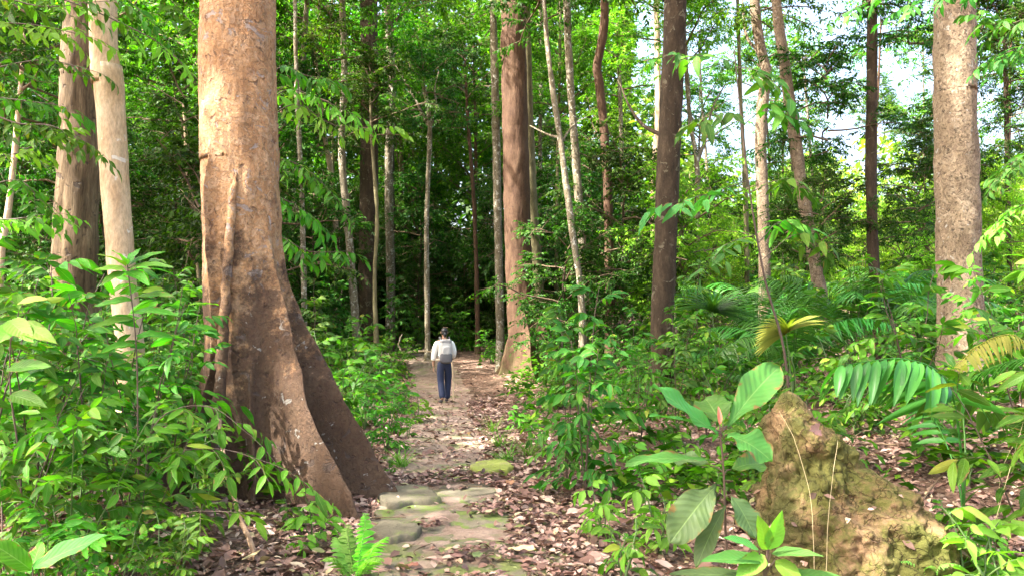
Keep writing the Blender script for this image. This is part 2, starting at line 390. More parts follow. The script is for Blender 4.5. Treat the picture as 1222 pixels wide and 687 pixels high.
def twig_tubes(tw, r0, r1=.3):
    """3-sided tubes for (n,k,3) polylines"""
    n, k, _ = tw.shape; t = nrm(np.gradient(tw, axis=1)); a = nrm(np.cross(t, np.array([.3, .2, 1.]))); b = np.cross(t, a)
    rad = np.linspace(1, r1, k)[None, :, None, None] * np.broadcast_to(r0, (n,))[:, None, None, None]
    th = np.array([0, 2.094, 4.189]); V = tw[:, :, None] + rad * (np.cos(th)[:, None] * a[:, :, None] + np.sin(th)[:, None] * b[:, :, None])
    V = V.reshape(-1, 3); Fs = []
    base = (np.arange(n) * k * 3)[:, None, None]
    i = (np.arange(k - 1) * 3)[None, :, None]; j = np.arange(3)[None, None]; j2 = (j + 1) % 3
    Fc = np.stack([base + i + j, base + i + j2, base + i + 3 + j2, base + i + 3 + j], -1).reshape(-1, 4)
    return V, Fc

def rdir(rng, n): return nrm(rng.normal(0, 1, (n, 3)))

def crown_data(seed, R, H, nl, nsec, ntw, nleaf, leafL, tmpl=T_LOW, lo=0.0, asp=.42, up=.5):
    """limbs from a stem of height H; leafy twigs on the outer parts. Returns leaves and limb tubes"""
    rng = np.random.default_rng(seed); limbs, B, D = [], [], []
    segs = []
    for i in range(nl):
        h = H * (lo + (1 - lo) * (i + rng.random()) / nl); az = i * 2.4 + rng.normal(0, .4)
        ln = R * (.55 + .6 * rng.random()) * (1.05 - .55 * (h / H) ** 2)
        el = up + .5 * (h / H) + rng.normal(0, .2)
        d = np.array([math.cos(az) * math.cos(el), math.sin(az) * math.cos(el), math.sin(el)])
        p = [np.array([0, 0, h])]
        for s in range(5):
            d = nrm(d + rng.normal(0, .16, 3) - np.array([0, 0, .07])); p.append(p[-1] + d * ln / 5)
        p = np.array(p); segs.append((p, .012 * ln + .01))
        for k in range(nsec):
            t = .25 + .75 * (k + rng.random()) / nsec; ii = min(int(t * 5), 4); b0 = p[ii] + (p[ii + 1] - p[ii]) * (t * 5 - ii)
            dd = nrm(nrm(p[ii + 1] - p[ii]) * .6 + rdir(rng, 1)[0] * np.array([1, 1, .55]))
            l2 = R * rng.uniform(.18, .42); q = np.array([b0 + dd * l2 * u - np.array([0, 0, .12 * l2 * u * u]) for u in (0, .33, .66, 1)])
            segs.append((q, .006 * R * .5 + .004))
            for _ in range(ntw):
                u = rng.uniform(.2, 1); b1 = b0 + dd * l2 * u - np.array([0, 0, .12 * l2 * u * u])
                B.append(b1); D.append(nrm(dd * .5 + rdir(rng, 1)[0] * np.array([1, 1, .45])))
    B = np.array(B); D = np.array(D)
    lv, tw = spray(B, D, rng.uniform(.5, 1.1, len(B)) * leafL * 3.6, nleaf, leafL, asp=asp, tmpl=tmpl, rng=rng)
    tb = [tube(p, np.linspace(r, r * .35, len(p)), 5) for p, r in segs] + [twig_tubes(tw, .0035)]
    return lv, merge(tb)

CROWN_BANK = {}
def crown_bank(key, mat, *a, **k):
    lv, tb = crown_data(*a, **k)
    lo = mesh_obj('crown', lv[0], lv[1], mat, uv=lv[2], smooth=False); to = mesh_obj('limbs', tb[0], tb[1], B_twig)
    CROWN_BANK[key] = (lo.data, to.data); bpy.data.objects.remove(lo); bpy.data.objects.remove(to)

for i in range(4): crown_bank(('canopy', i), L_canopy, 10 + i, 3.4, 4.2, 13, 8, 8, 11, .17)
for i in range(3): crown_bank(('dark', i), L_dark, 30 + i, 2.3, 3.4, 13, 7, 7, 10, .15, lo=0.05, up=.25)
for i in range(3): crown_bank(('bright', i), L_bright, 50 + i, 2.6, 3.4, 12, 6, 7, 10, .16)
for i in range(2): crown_bank(('open', i), L_canopy, 60 + i, 2.8, 4.0, 9, 5, 6, 9, .19, up=.35)

def add_crown(root, key, loc, s=1.0, rz=0, mat=None):
    lm, tm = CROWN_BANK[key]
    for nme, me in (('crown', lm), ('limbs', tm)):
        o = link(nme, me, root); o.location = tuple(float(c) for c in loc); o.scale = (s, s, s * .95); o.rotation_euler = (0, 0, rz)

def trunk_mesh(path, rad, nth=24, flare=0, lobes=(), disp=.01, seed=0, dscale=6):
    """near-vertical trunk: path (m,3) relative to its base; lobes = [(angle, width, length(z))]"""
    z = path[:, 2]; 
    if lobes:
        th = np.linspace(0, 2 * np.pi, nth * 5, endpoint=False)
        dens = 1 + sum(3.5 * np.exp(-((np.abs((th - a + np.pi) % (2 * np.pi) - np.pi)) / (wd * 1.2)) ** 2) for a, wd, _ in lobes)
        cum = np.cumsum(dens); th = np.interp(np.linspace(cum[0], cum[-1], nth, endpoint=False), cum, th)
    else: th = np.linspace(0, 2 * np.pi, nth, endpoint=False)
    r = np.repeat(np.asarray(rad, float)[:, None], nth, 1)
    if flare: r = r * (1 + flare * np.exp(-np.maximum(z, 0) / .35))[:, None]
    for a, wd, fn in lobes:
        dth = th[None] - a - np.array([.05 * vnoise(np.array([[q * 1.7 + a * 9, 3., 1.]]))[0] for q in z])[:, None]; dth = (dth + np.pi) % (2 * np.pi) - np.pi
        Lz = np.array([fn(q) for q in z])[:, None]
        r = r + Lz * np.exp(-(np.sqrt(dth ** 2 + .028 ** 2) - .028) / wd)
    c = np.stack([np.cos(th)[None] * np.ones_like(r), np.sin(th)[None] * np.ones_like(r), np.zeros_like(r)], -1)
    V = path[:, None] + c * r[..., None]
    q = V * np.array([1, 1, .45]) * dscale + seed * 3.7
    dsp = disp * (fbm(q, 4) + .6 * fbm(V * np.array([.3, .3, .2]) * dscale + seed, 2) + (2.2 * fbm(V * 2.6 + seed, 3) * np.clip((2.4 - V[..., 2]) / 2.4, 0, 1) if lobes else 0))
    V = V + c * dsp[..., None]
    m = len(path); i = np.arange(m - 1)[:, None] * nth; j = np.arange(nth)[None]; j2 = (j + 1) % nth
    Fc = np.stack([i + j, i + j2, i + nth + j2, i + nth + j], -1).reshape(-1, 4)
    return V.reshape(-1, 3), Fc

def tree(label, px, Y, wtop, wbot, mat, H=18, crown=('canopy', 0), cs=1.4, group=None, name='tree', nth=20, flare=.35, disp=.012, lobes=(), step=.25, branches=(), cat='tree', seed=0, crz=0, dscale=6):
    """px: photo pixels top->bottom of the trunk's axis; wtop/wbot: widths in pixels at the first and last of them"""
    pw = [P(x, y, Y) for x, y in px]
    bx = pw[-1][0]; g = gz(bx, Y)
    if pw[-1][2] > g + .02: pw.append(np.array([bx + (pw[-1][0] - pw[-2][0]) * .0, Y, g - .15]))
    else: pw[-1][2] = g - .15
    base = np.array([pw[-1][0], Y, g])
    top = pw[0]; dirn = nrm((pw[0] - pw[1])); dirn = nrm(dirn + np.array([0, 0, .6]))
    ups = []
    if H > top[2] + .5: ups = [top + dirn * (H - top[2])]
    pts = np.array(ups + pw)[::-1] - base
    pth = smooth_path(pts, 12); L = np.concatenate([[0], np.cumsum(np.linalg.norm(np.diff(pth, axis=0), axis=1))])
    nseg = max(8, int(L[-1] / step)); u = np.linspace(0, 1, nseg) ** (1.25 if lobes or flare else 1) * L[-1]
    pth = np.stack([np.interp(u, L, pth[:, k]) for k in range(3)], -1)
    rt = wtop * Y / F / 2; rb = wbot * Y / F / 2; zt = top[2] - g; zb = max(0, pw[-2][2] - g if len(pw) > 2 else 0)
    zz = pth[:, 2]; rad = np.interp(zz, [0, zt, max(zt + 1, H)], [rb, rt, rt * .45])
    root = thing(name, label, cat, base, group=group)
    V, Fc = trunk_mesh(pth, rad, nth, flare, lobes, disp, seed, dscale); 
    parts = [(V, Fc)]
    for br in branches:                       # [(pixels..., dY)], width px
        bp = [P(x, y, Y + dy) - base for x, y, dy in br[0]]
        bp = smooth_path(bp, 6); parts.append(tube(bp, np.linspace(br[1], br[1] * .3, len(bp)) * Y / F / 2, 7))
    V, Fc = merge(parts)
    mesh_obj('trunk', V, Fc, mat, root)
    if crown:
        tz = pth[-1]
        for (kk, off, s, rz) in ([(crown, (0, 0, -2.2 * cs), cs, crz)] if isinstance(crown[0], str) else crown):
            add_crown(root, kk, (tz[0] + off[0], tz[1] + off[1], tz[2] + off[2]), s, rz)
    return root

# ------------------------------------------------------------------ ground and path
def build_ground():
    def axis(n, lim, p):
        u = np.linspace(-1, 1, n); return np.sign(u) * (np.abs(u) * 10 * .9 + lim * np.abs(u) ** p)
    X = axis(361, 260, 7); Yv = axis(361, 260, 7) + 9
    gx, gy = np.meshgrid(X, Yv); z = ground(gx, gy)
    near = np.clip((40 - gy) / 10, 0, 1) * (np.abs(gx - pathx(gy)) < .62)
    fine = (np.abs(gx) < 12) & (gy > -2) & (gy < 24)
    z = z - .035 * near + np.where(fine, .018 * fbm(np.stack([gx * 6, gy * 6, 0 * gx], -1), 3), 0)
    n = 361; i = np.arange(n - 1)[:, None] * n; j = np.arange(n - 1)[None]
    Fc = np.stack([i + j, i + j + 1, i + n + j + 1, i + n + j], -1).reshape(-1, 4)
    tag(mesh_obj('ground', np.stack([gx, gy, z], -1).reshape(-1, 3), Fc, ground_mat()), kind='structure')
    ys = np.linspace(-3, 38, 500); us = np.linspace(-1, 1, 25)
    yy = np.repeat(ys[:, None], 25, 1)
    hw = .72 + .16 * fbm(np.stack([np.sign(us)[None] * 3 + 0 * yy, yy * .9, 0 * yy], -1), 3) + .03 * np.clip(yy - 15, 0, 10)
    xx = pathx(yy) + us[None] * hw
    edge = np.abs(us)[None] ** 6
    zz = ground(xx, yy) + .008 - .05 * edge + .012 * fbm(np.stack([xx * 4, yy * 4, 0 * yy], -1), 3)
    n = 25; i = np.arange(499)[:, None] * n; j = np.arange(n - 1)[None]
    Fc = np.stack([i + j, i + j + 1, i + n + j + 1, i + n + j], -1).reshape(-1, 4)
    tag(mesh_obj('path', np.stack([xx, yy, zz], -1).reshape(-1, 3), Fc, path_mat()), kind='structure')
build_ground()

def litter_on_slabs(rng):
    n = 4200; y = rng.uniform(5.0, 9.2, n); x = pathx(y) + rng.uniform(-.7, .7, n); k = fbm(np.stack([x * 2.1, y * 2.1, 0 * x + 3], -1), 3) > .22
    x, y = x[k], y[k]; n = len(x); a = rng.uniform(0, 6.28, n); L = rng.uniform(.035, .10, n)
    V, Fc, UV = leaves(np.stack([x, y, ground(x, y) + rng.uniform(.045, .065, n)], -1), np.stack([np.cos(a), np.sin(a), rng.normal(0, .15, n)], -1), np.stack([rng.normal(0, .25, n), rng.normal(0, .25, n), np.ones(n)], -1), L, L * .5, leaf_template(4, 3), droop=rng.normal(.1, .2, n), fold=.3)
    tag(mesh_obj('leaf_litter_on_stones', V, Fc, L_litter, uv=UV), kind='stuff')
litter_on_slabs(np.random.default_rng(44))

def litter():
    rng = np.random.default_rng(3)
    y = np.concatenate([rng.uniform(3.2, 9, 21000), rng.uniform(9, 18, 21000), rng.uniform(18, 34, 9000)])
    x = rng.uniform(-1, 1, len(y)) * (y * .66 + .4)
    d = np.abs(x - pathx(y))
    keep = (rng.random(len(y)) < np.where(d < .55, np.where(y < 9.5, .06 + .45 * (vnoise(np.stack([x * 1.6, y * 1.6, 0 * x], -1)) > .2), 1.0), 1.0))
    x, y = x[keep], y[keep]; n = len(x)
    # thick drifts beside the path
    m = 9000; yb = rng.uniform(4.2, 17, m); xb = pathx(yb) + np.sign(rng.random(m) - .45) * (.56 + np.abs(rng.normal(0, .5, m)))
    x = np.concatenate([x, xb]); y = np.concatenate([y, yb]); n = len(x)
    z = ground(x, y) + rng.uniform(.008, .035, n)
    a = rng.uniform(0, 6.28, n); L = rng.gamma(5, .0125, n).clip(.02, .17)
    D = np.stack([np.cos(a), np.sin(a), rng.normal(0, .22, n)], -1)
    Nn = np.stack([rng.normal(0, .4, n), rng.normal(0, .4, n), np.ones(n)], -1)
    t = leaf_template(4, 3)
    V, Fc, UV = leaves(np.stack([x, y, z], -1), D, Nn, L, L * rng.uniform(.38, .65, n), t, droop=rng.normal(.1, .25, n), fold=.35)
    tag(mesh_obj('leaf_litter', V, Fc, L_litter, uv=UV), kind='stuff')
litter()

def slab(name_label, px, mat, th=.009, seed=0, cat='stone slab'):
    """flat stone whose outline is given in photo pixels on the ground"""
    pts = []
    for x, y in px:
        Yg = 8.0
        for _ in range(12):                                   # find where the sight line meets the ground
            p = P(x, y, Yg); g = gz(p[0], Yg) ; Yg *= (CAMH - g) / max(CAMH - p[2], .05)
        pts.append(P(x, y, Yg)[:2])
    pts = np.array(pts); c = pts.mean(0); rel = pts - c
    ang = np.arctan2(rel[:, 1], rel[:, 0]); o = np.argsort(ang); ang = ang[o]; rr = np.linalg.norm(rel, axis=1)[o]
    th_ = np.linspace(-np.pi, np.pi, 72, endpoint=False)
    R = np.interp(th_, np.concatenate([ang - 2 * np.pi, ang, ang + 2 * np.pi]), np.tile(rr, 3))
    R = R * (.95 + .22 * fbm(np.stack([np.cos(th_) * 2.2, np.sin(th_) * 2.2, 0 * th_ + seed], -1), 4))
    g = gz(*c); rings = []
    for f, z in ((1.03, -.06), (1.0, th * .5), (.965, th * .92), (.9, th), (.7, th * 1.02), (.45, th), (.2, th), (.01, th)):
        X = np.cos(th_) * R * f; Yy = np.sin(th_) * R * f
        zz = z + (.010 * fbm(np.stack([X * 7, Yy * 7, 0 * X + seed], -1), 4) if z > 0 else 0) + ground(X + c[0], Yy + c[1]) * .85 + gz(*c) * .15 - g
        rings.append(np.stack([X, Yy, zz], -1))
    V = np.concatenate(rings); k = 72; i = np.arange(len(rings) - 1)[:, None] * k; j = np.arange(k)[None]; j2 = (j + 1) % k
    Fc = np.stack([i + j, i + j2, i + k + j2, i + k + j], -1).reshape(-1, 4)
    ob = mesh_obj('stone_slab', V, Fc, mat); ob.location = (c[0], c[1], g)
    return tag(ob, name_label, cat, 'flat stones set in the path')
S_moss = stone_mat('mossy_slab_stone', (.16, .135, .09), (.12, .15, .035), .46)
S_pale = stone_mat('pale_slab_stone', (.135, .115, .078), (.15, .18, .05), .57)
S_grey = stone_mat('damp_slab_stone', (.16, .135, .095), (.12, .17, .03), .47)
slab('large mossy flat stone filling the path at the bottom edge of the photo', [(455, 650), (500, 640), (580, 638), (640, 652), (632, 720), (540, 740), (440, 720)], S_moss, seed=1)
slab('damp green stone slab next above the bottom one, moss on its left side', [(470, 600), (540, 590), (600, 596), (618, 622), (560, 634), (478, 632)], S_grey, seed=2)
slab('pale bare stone on the left edge of the path beside the buttress root', [(455, 598), (466, 588), (500, 585), (520, 592), (505, 604), (470, 608)], S_pale, .07, seed=3)
slab('pale stone with a bright worn face in the middle of the path', [(530, 578), (560, 570), (585, 575), (580, 590), (548, 594), (526, 588)], S_pale, seed=4)
slab('long greenish stone slab where the leaf covered path begins', [(505, 560), (560, 550), (600, 558), (590, 572), (540, 576), (508, 570)], S_grey, seed=5)
slab('small yellow green mossy stone on the right edge of the path', [(570, 560), (590, 553), (606, 560), (598, 570), (576, 571)], stone_mat('mossy_lump_stone', (.25, .23, .1), (.21, .25, .04), .38), .08, seed=6)
slab('pale narrow stone lying across the path at the left below the slabs', [(448, 640), (462, 628), (492, 630), (500, 640), (476, 650), (454, 650)], S_pale, .06, seed=7)

B_root = bark('ridged_root_bark', [(.3, (.25, .15, .09)), (.5, (.36, .23, .145)), (.7, (.46, .31, .2))], vstretch=3.0, scale=1.2, bump=.5)
# ------------------------------------------------------------------ the large trees, each placed by its own trunk
def L_(h, l, p=1.25): return lambda z: l * max(0, 1 - max(z, 0) / h) ** p
big_lobes = [(math.radians(-33), .10, lambda z: float(np.interp(z, [-.2, 0, .4, .84, 1.33, 2.0, 2.5], [1.2, 1.08, .79, .48, .27, .08, 0]))), (math.radians(3), .085, lambda z: float(np.interp(z, [-.2, .02, .3, .74, 1.21, 1.61, 2.0, 2.4], [1.1, 1.0, .85, .61, .37, .17, .05, 0]))),
             (math.radians(-114), .075, lambda z: (.10 * max(0, min(1, (3.3 - z) / .5)) + .75 * max(0, 1 - max(z, 0) / 1.15) ** 1.3)),
             (math.radians(-175), .16, L_(.9, .25)), (math.radians(95), .15, L_(2.2, 1.0)), (math.radians(150), .15, L_(1.8, .9)), (math.radians(-66), .16, L_(1.5, .3)), (math.radians(-15), .12, L_(.6, .15))]
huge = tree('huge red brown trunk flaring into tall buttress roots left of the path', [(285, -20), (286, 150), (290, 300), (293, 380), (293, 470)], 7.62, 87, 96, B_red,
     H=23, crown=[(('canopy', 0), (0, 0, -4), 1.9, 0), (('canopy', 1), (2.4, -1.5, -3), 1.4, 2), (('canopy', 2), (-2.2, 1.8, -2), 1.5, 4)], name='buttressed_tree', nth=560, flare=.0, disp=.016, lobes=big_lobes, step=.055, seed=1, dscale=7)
base_ = np.array([P(293, 470, 7.62)[0], 7.62, gz(P(293, 470, 7.62)[0], 7.62)])
rp = smooth_path(np.array([P(282, 205, 7.27), P(277, 245, 7.24), P(270, 340, 7.2), P(264, 430, 7.15), P(260, 490, 7.05), P(246, 560, 6.9), P(225, 640, 6.75)]) - base_, 10)
rv, rf = tube(rp, np.interp(np.linspace(0, 1, len(rp)), [0, .12, .5, .7, 1], [.004, .035, .05, .062, .10]), 14); rv = rv + .012 * fbm(rv * np.array([9, 9, 14]), 3)[:, None]
rs_ = mesh_obj('root', rv, rf, B_red, huge)
tree('smooth pale cream trunk, slightly leaning, at the left in front of the dappled trunk', [(122, -10), (128, 80), (136, 200), (146, 330), (156, 430)], 8.6, 33, 31, B_pale,
     H=16, crown=[(('open', 0), (0, 0, -3), 1.3, 1)], name='pale_tree', nth=48, disp=.010, flare=.15, step=.07, seed=2, dscale=4)
tree('thick furrowed trunk dappled with sun and shade behind the pale cream one', [(99, -10), (97, 90), (93, 200), (89, 330), (88, 400)], 11.5, 42, 54, B_dapple,
     H=19, crown=[(('canopy', 3), (0, 0, -3), 1.7, 1)], name='forest_tree', nth=96, disp=.03, flare=.2, step=.08, seed=3, lobes=[(2, .4, L_(1.5, .3)), (-.5, .3, L_(1.2, .3)), (-2, .3, L_(1.4, .3))], dscale=5)
mid_lobes = [(math.radians(-20), .22, L_(2.2, .85)), (math.radians(-75), .2, L_(1.9, .7)), (math.radians(-140), .2, L_(1.6, .38)), (math.radians(170), .25, L_(1.0, .22)), (math.radians(80), .25, L_(1.5, .6))]
tree('tall straight brown trunk with spreading root flare right of the walker', [(612, -10), (614, 100), (617, 250), (621, 360), (623, 400)], 22, 30, 33, B_brown,
     H=24, crown=[(('canopy', 1), (0, 0, -4), 1.7, 0), (('canopy', 2), (2, 1, -3), 1.4, 2)], name='buttressed_tree', nth=160, disp=.02, lobes=mid_lobes, step=.1, seed=4)
tree('greenish trunk half hidden behind the brown trunk right of the walker', [(626, -10), (632, 200), (640, 320), (645, 400)], 23, 13, 16, B_green, H=20, crown=[(('canopy', 0), (0, 0, -3), 1.3, 3)], name='forest_tree', nth=24, seed=5)
tree('dark chocolate brown trunk leaning slightly, right of centre against bright leaves', [(806, -10), (802, 100), (797, 220), (792, 330), (790, 400)], 15, 27, 27, B_dark,
     H=18, crown=[(('canopy', 2), (0, 0, -3), 1.5, 0)], name='dark_tree', nth=64, disp=.014, step=.09, seed=6, flare=.3,
     branches=[([(797, 165, 0), (768, 150, .6), (750, 125, 1), (740, 100, 1.4)], 6)], dscale=6)
tree('stout scaly grey brown trunk at the right, the widest one on that side', [(1139, -10), (1140, 120), (1143, 260), (1146, 400)], 11.2, 46, 50, B_mottle,
     H=19, crown=[(('canopy', 3), (0, 0, -3), 1.7, 2.2)], name='forest_tree', nth=110, disp=.014, flare=.25, step=.07, seed=7, dscale=7)
# slender trunks, photo pixels top -> bottom
slim = [
 ('slender whitish trunk with blotches left of the thick dark trunk', [(408, -10), (411, 90), (408, 180), (416, 280), (425, 395)], 24, 8, 10, B_grey, ('canopy', 3), 1.1, 14),
 ('thick dark trunk in deep shade left of centre', [(440, -10), (441, 120), (440, 250), (437, 400)], 29, 21, 23, B_dark, ('canopy', 0), 1.5, 19),
 ('pale speckled trunk just right of the thick dark trunk', [(463, 20), (468, 100), (464, 200), (466, 330)], 33, 9, 11, B_grey, ('canopy', 1), 1.1, 15),
 ('crooked thin grey tree forked into two white branches near its top', [(505, 100), (513, 150), (510, 230), (509, 300), (510, 405)], 27.5, 5, 6.5, B_grey, ('dark', 0), .8, 8.5),
 ('straight thin pale trunk left of the tall brown trunk', [(588, -10), (591, 120), (594, 250), (597, 415)], 24, 9, 10, B_grey, ('canopy', 2), 1.0, 13),
 ('thin pale trunk leaning left, second to the right of the tall brown trunk', [(676, -10), (680, 90), (688, 200), (697, 335)], 21, 9, 10, B_grey, ('open', 1), 1.1, 14),
 ('thin pale forked tree leaning left just right of the tall brown trunk', [(652, 40), (660, 110), (669, 170), (682, 270), (694, 360)], 19, 6, 9, B_grey, ('dark', 1), .9, 11),
 ('wavy brown trunk bent like an S left of the dark chocolate trunk', [(722, -10), (720, 40), (712, 80), (716, 105), (724, 200), (727, 310)], 22, 10, 12, B_brown, ('open', 0), 1.2, 14),
 ('thin whitish stem with a side branch just right of the dark chocolate trunk', [(818, 60), (824, 150), (832, 200), (831, 330)], 24, 5, 8, B_grey, ('bright', 0), .9, 11),
 ('very thin dark stem between the chocolate trunk and the kinked trunk', [(880, -10), (884, 120), (889, 210), (891, 290)], 24, 4, 7, B_green, ('open', 1), .9, 13),
 ('kinked grey brown trunk left of the leaning pale pink one', [(899, -10), (908, 60), (914, 85), (908, 160), (912, 300)], 19, 12, 15, B_mottle, ('open', 0), 1.2, 14),
 ('leaning pale pinkish trunk in front of the white sky', [(925, -10), (934, 60), (945, 140), (958, 230), (970, 300), (985, 390)], 16, 12, 17, B_mottle, ('open', 1), 1.3, 14),
 ('straight dark mossy trunk midway between the leaning and the stout trunk', [(1041, -10), (1040, 120), (1040, 250), (1048, 400)], 15.5, 12, 13, B_dark, ('canopy', 3), 1.0, 11.5),
 ('thin dark sapling trunk at the far right edge beyond the stout trunk', [(1199, 40), (1201, 140), (1203, 240), (1205, 330)], 22, 5, 6, B_dark, ('dark', 2), .8, 8),
 ('thin pinkish trunk between the pale cream trunk and the huge buttressed one', [(226, 220), (231, 260), (236, 310), (240, 350)], 22, 7, 8, B_pale, ('dark', 2), 1.0, 7.5),
 ('leaning tan trunk cut by the left edge of the photo', [(18, 180), (10, 250), (3, 290), (0, 340)], 17, 7, 9, B_pale, ('dark', 0), 1.0, 8),
 ('very thin grey stem right behind the huge trunk', [(352, -10), (354, 100), (360, 230), (363, 370)], 22, 5, 7, B_grey, ('canopy', 1), .9, 13),
 ('pale leaning stem left of the slender whitish trunk', [(385, 150), (394, 200), (400, 260), (404, 340)], 30, 6, 8, B_pale, ('dark', 1), 1.1, 12),
 ('thin brown stem hard behind the slender whitish trunk', [(444, 170), (450, 260), (447, 330), (449, 410)], 22, 4, 6, B_green, ('dark', 2), .7, 8),
 ('thin pale stem showing in the gap left of the dark chocolate trunk', [(783, -10), (785, 80), (785, 150), (780, 220)], 30, 7, 8, B_pale, ('bright', 1), 1.0, 15),
 ('thin lichened stem far off between the S shaped and the chocolate trunk', [(738, 60), (742, 180), (744, 300)], 32, 5, 6, B_grey, ('bright', 2), 1.0, 12),
 ('straight brown pole stem just left of the straight thin pale trunk', [(558, 140), (566, 250), (570, 380)], 30, 4, 6, B_brown, ('dark', 0), 1.0, 11),
]
for i, (lab, px, Y, wt, wb, bm, ck, cs, H) in enumerate(slim):
    br = ()
    if 'forked into two' in lab: br = [([(511, 150, 0), (496, 120, .2), (482, 95, .5), (470, 75, .7)], 4), ([(510, 165, 0), (520, 130, 0), (519, 105, .1), (524, 85, .2)], 3.5)]
    if 'pale forked' in lab: br = [([(668, 165, 0), (652, 160, .2), (632, 150, .5)], 4), ([(670, 170, 0), (684, 150, .3), (700, 140, .6)], 3)]
    if 'side branch' in lab: br = [([(830, 200, 0), (842, 165, .3), (850, 130, .5), (866, 100, .8)], 5)]
    if 'kinked' in lab: br = [([(914, 85, 0), (903, 60, .2), (890, 40, .4), (884, -20, .8)], 6)]
    crs = [(ck, (0, 0, -2.2 * cs), cs, i * 1.3)]
    if H > 12.5 and i % 2 == 0: crs.append((('open', i % 2), (.9, .5, -5.2), .7, i))
    if 'mossy trunk midway' in lab: crs += [(('dark', 0), (-.9, .2, -6.6), .62, 1), (('dark', 1), (.9, .4, -8.3), .5, 2), (('dark', 2), (-1.1, .1, -8.8), .5, 3), (('dark', 1), (.7, .1, -4.6), .6, 4), (('dark', 0), (-.2, -.2, -3.2), .6, 5)]
    if 'sapling trunk at the far right' in lab: crs += [(('dark', 0), (.4, 0, -3.6), .55, 2), (('dark', 1), (-.5, .3, -1.2), .7, 1)]
    tree(lab, px, Y, wt, wb, bm, H=H, crown=crs, name='slender_tree', nth=20 if Y < 20 else 12, disp=.012, seed=20 + i, branches=br, step=.2)

# ------------------------------------------------------------------ background forest: single trees, copies sharing meshes
def forest_tree_at(x, y, H, keys, s, label, group, r=.12, bmat=B_grey, lean=0, rng=random, name='background_tree'):
    g = gz(x, y); root = thing(name, label, 'tree', (x, y, g), rng.uniform(0, 6.28), group)
    h = max(1.0, H); n = 9; t = np.linspace(0, 1, n)
    key = ('t', bmat.name, int(r * 50), int(h))
    if key not in TB:
        pth = np.stack([.25 * np.sin(t * 3 + h) * t, .2 * np.sin(t * 4 + r * 90) * t, t * h - .1], -1)
        V, Fc = trunk_mesh(smooth_path(pth, 3), np.linspace(r, r * .45, (n - 1) * 3 + 1), 9, .3, (), .01, int(h))
        o = mesh_obj('trunk', V, Fc, bmat, root); TB[key] = (o.data, pth[-1])
    else: link('trunk', TB[key][0], root)
    tp = TB[key][1]
    for k, dz, sc in keys:
        add_crown(root, k, (tp[0], tp[1], tp[2] * dz - 2.2 * sc), sc, rng.uniform(0, 6.28))
    return root
TB = {}
rs = random.Random(11)
def spots(n, x0, x1, y0, y1, mind, test=lambda x, y: True):
    out = []
    for _ in range(n * 40):
        x = rs.uniform(x0, x1); y = rs.uniform(y0, y1)
        if abs(x / y) > .78 or not test(x, y): continue
        if all((x - a) ** 2 + (y - b) ** 2 > mind ** 2 for a, b in out): out.append((x, y))
        if len(out) >= n: break
    return out
onpath = lambda x, y: y < 33 and abs(x - float(pathx(y))) < 1.6 + .05 * y
openside = lambda x, y: x / y > .17 and y > 17
# tall trees of the closed left and middle part
for i, (x, y) in enumerate(spots(44, -34, 12, 25, 52, 2.7, lambda x, y: not onpath(x, y) and x / y < .115)):
    H = rs.uniform(9, 19)
    forest_tree_at(x, y, H, [(('canopy', i % 4), 1.0, rs.uniform(.9, 1.35)), (('canopy', (i + 1) % 4) if i % 3 else ('dark', i % 3), .62, rs.uniform(.7, 1.0))], 1,
                   'background forest tree with a leafy green crown in the closed wood beyond the path', 'tall trees of the wood beyond the path', rs.choice([.09, .13, .18]), rs.choice([B_grey, B_green, B_brown, B_dark]), rng=rs)
# low dark understorey trees
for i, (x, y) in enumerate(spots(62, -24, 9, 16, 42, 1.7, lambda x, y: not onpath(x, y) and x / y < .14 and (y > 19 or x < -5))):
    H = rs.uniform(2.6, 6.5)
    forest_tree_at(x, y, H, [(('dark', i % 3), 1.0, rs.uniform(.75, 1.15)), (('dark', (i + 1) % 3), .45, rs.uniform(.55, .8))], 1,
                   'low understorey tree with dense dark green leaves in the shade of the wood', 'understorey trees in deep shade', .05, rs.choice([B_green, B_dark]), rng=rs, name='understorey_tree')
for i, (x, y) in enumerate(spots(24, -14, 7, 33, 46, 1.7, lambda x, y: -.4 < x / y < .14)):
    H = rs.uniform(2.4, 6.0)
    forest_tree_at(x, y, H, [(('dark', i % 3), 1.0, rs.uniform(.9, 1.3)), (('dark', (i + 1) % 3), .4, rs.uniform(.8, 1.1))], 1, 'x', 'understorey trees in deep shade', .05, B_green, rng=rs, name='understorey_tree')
# sunlit edge on the right: lower, looser, sky above
for i, (x, y) in enumerate(spots(40, 4, 40, 19, 44, 2.1, lambda x, y: .13 < x / y < .74)):
    H = rs.uniform(1.8, 3.9) + .03 * y
    forest_tree_at(x, y, H, [(('bright', i % 3) if rs.random() < .7 else ('dark', i % 3), 1.0, rs.uniform(.6, .95)), (('bright', (i + 1) % 3), .5, rs.uniform(.5, .7))], 1,
                   'low sunlit tree with bright yellow green leaves at the open edge of the wood', 'sunlit trees at the open edge of the wood', .05, rs.choice([B_grey, B_green]), rng=rs, name='edge_tree')
for i, (x, y) in enumerate(spots(11, 7, 32, 26, 46, 3.4, lambda x, y: .16 < x / y < .68)):
    H = rs.uniform(9, 15)
    forest_tree_at(x, y, H, [(('open', i % 2), 1.0, rs.uniform(.7, 1.0)), (('open', (i + 1) % 2), .66, rs.uniform(.5, .8))], 1,
                   'tall thin tree with an open crown against the white sky on the right', 'thin trees against the sky on the right', .08, rs.choice([B_grey, B_brown]), rng=rs, name='open_crowned_tree')
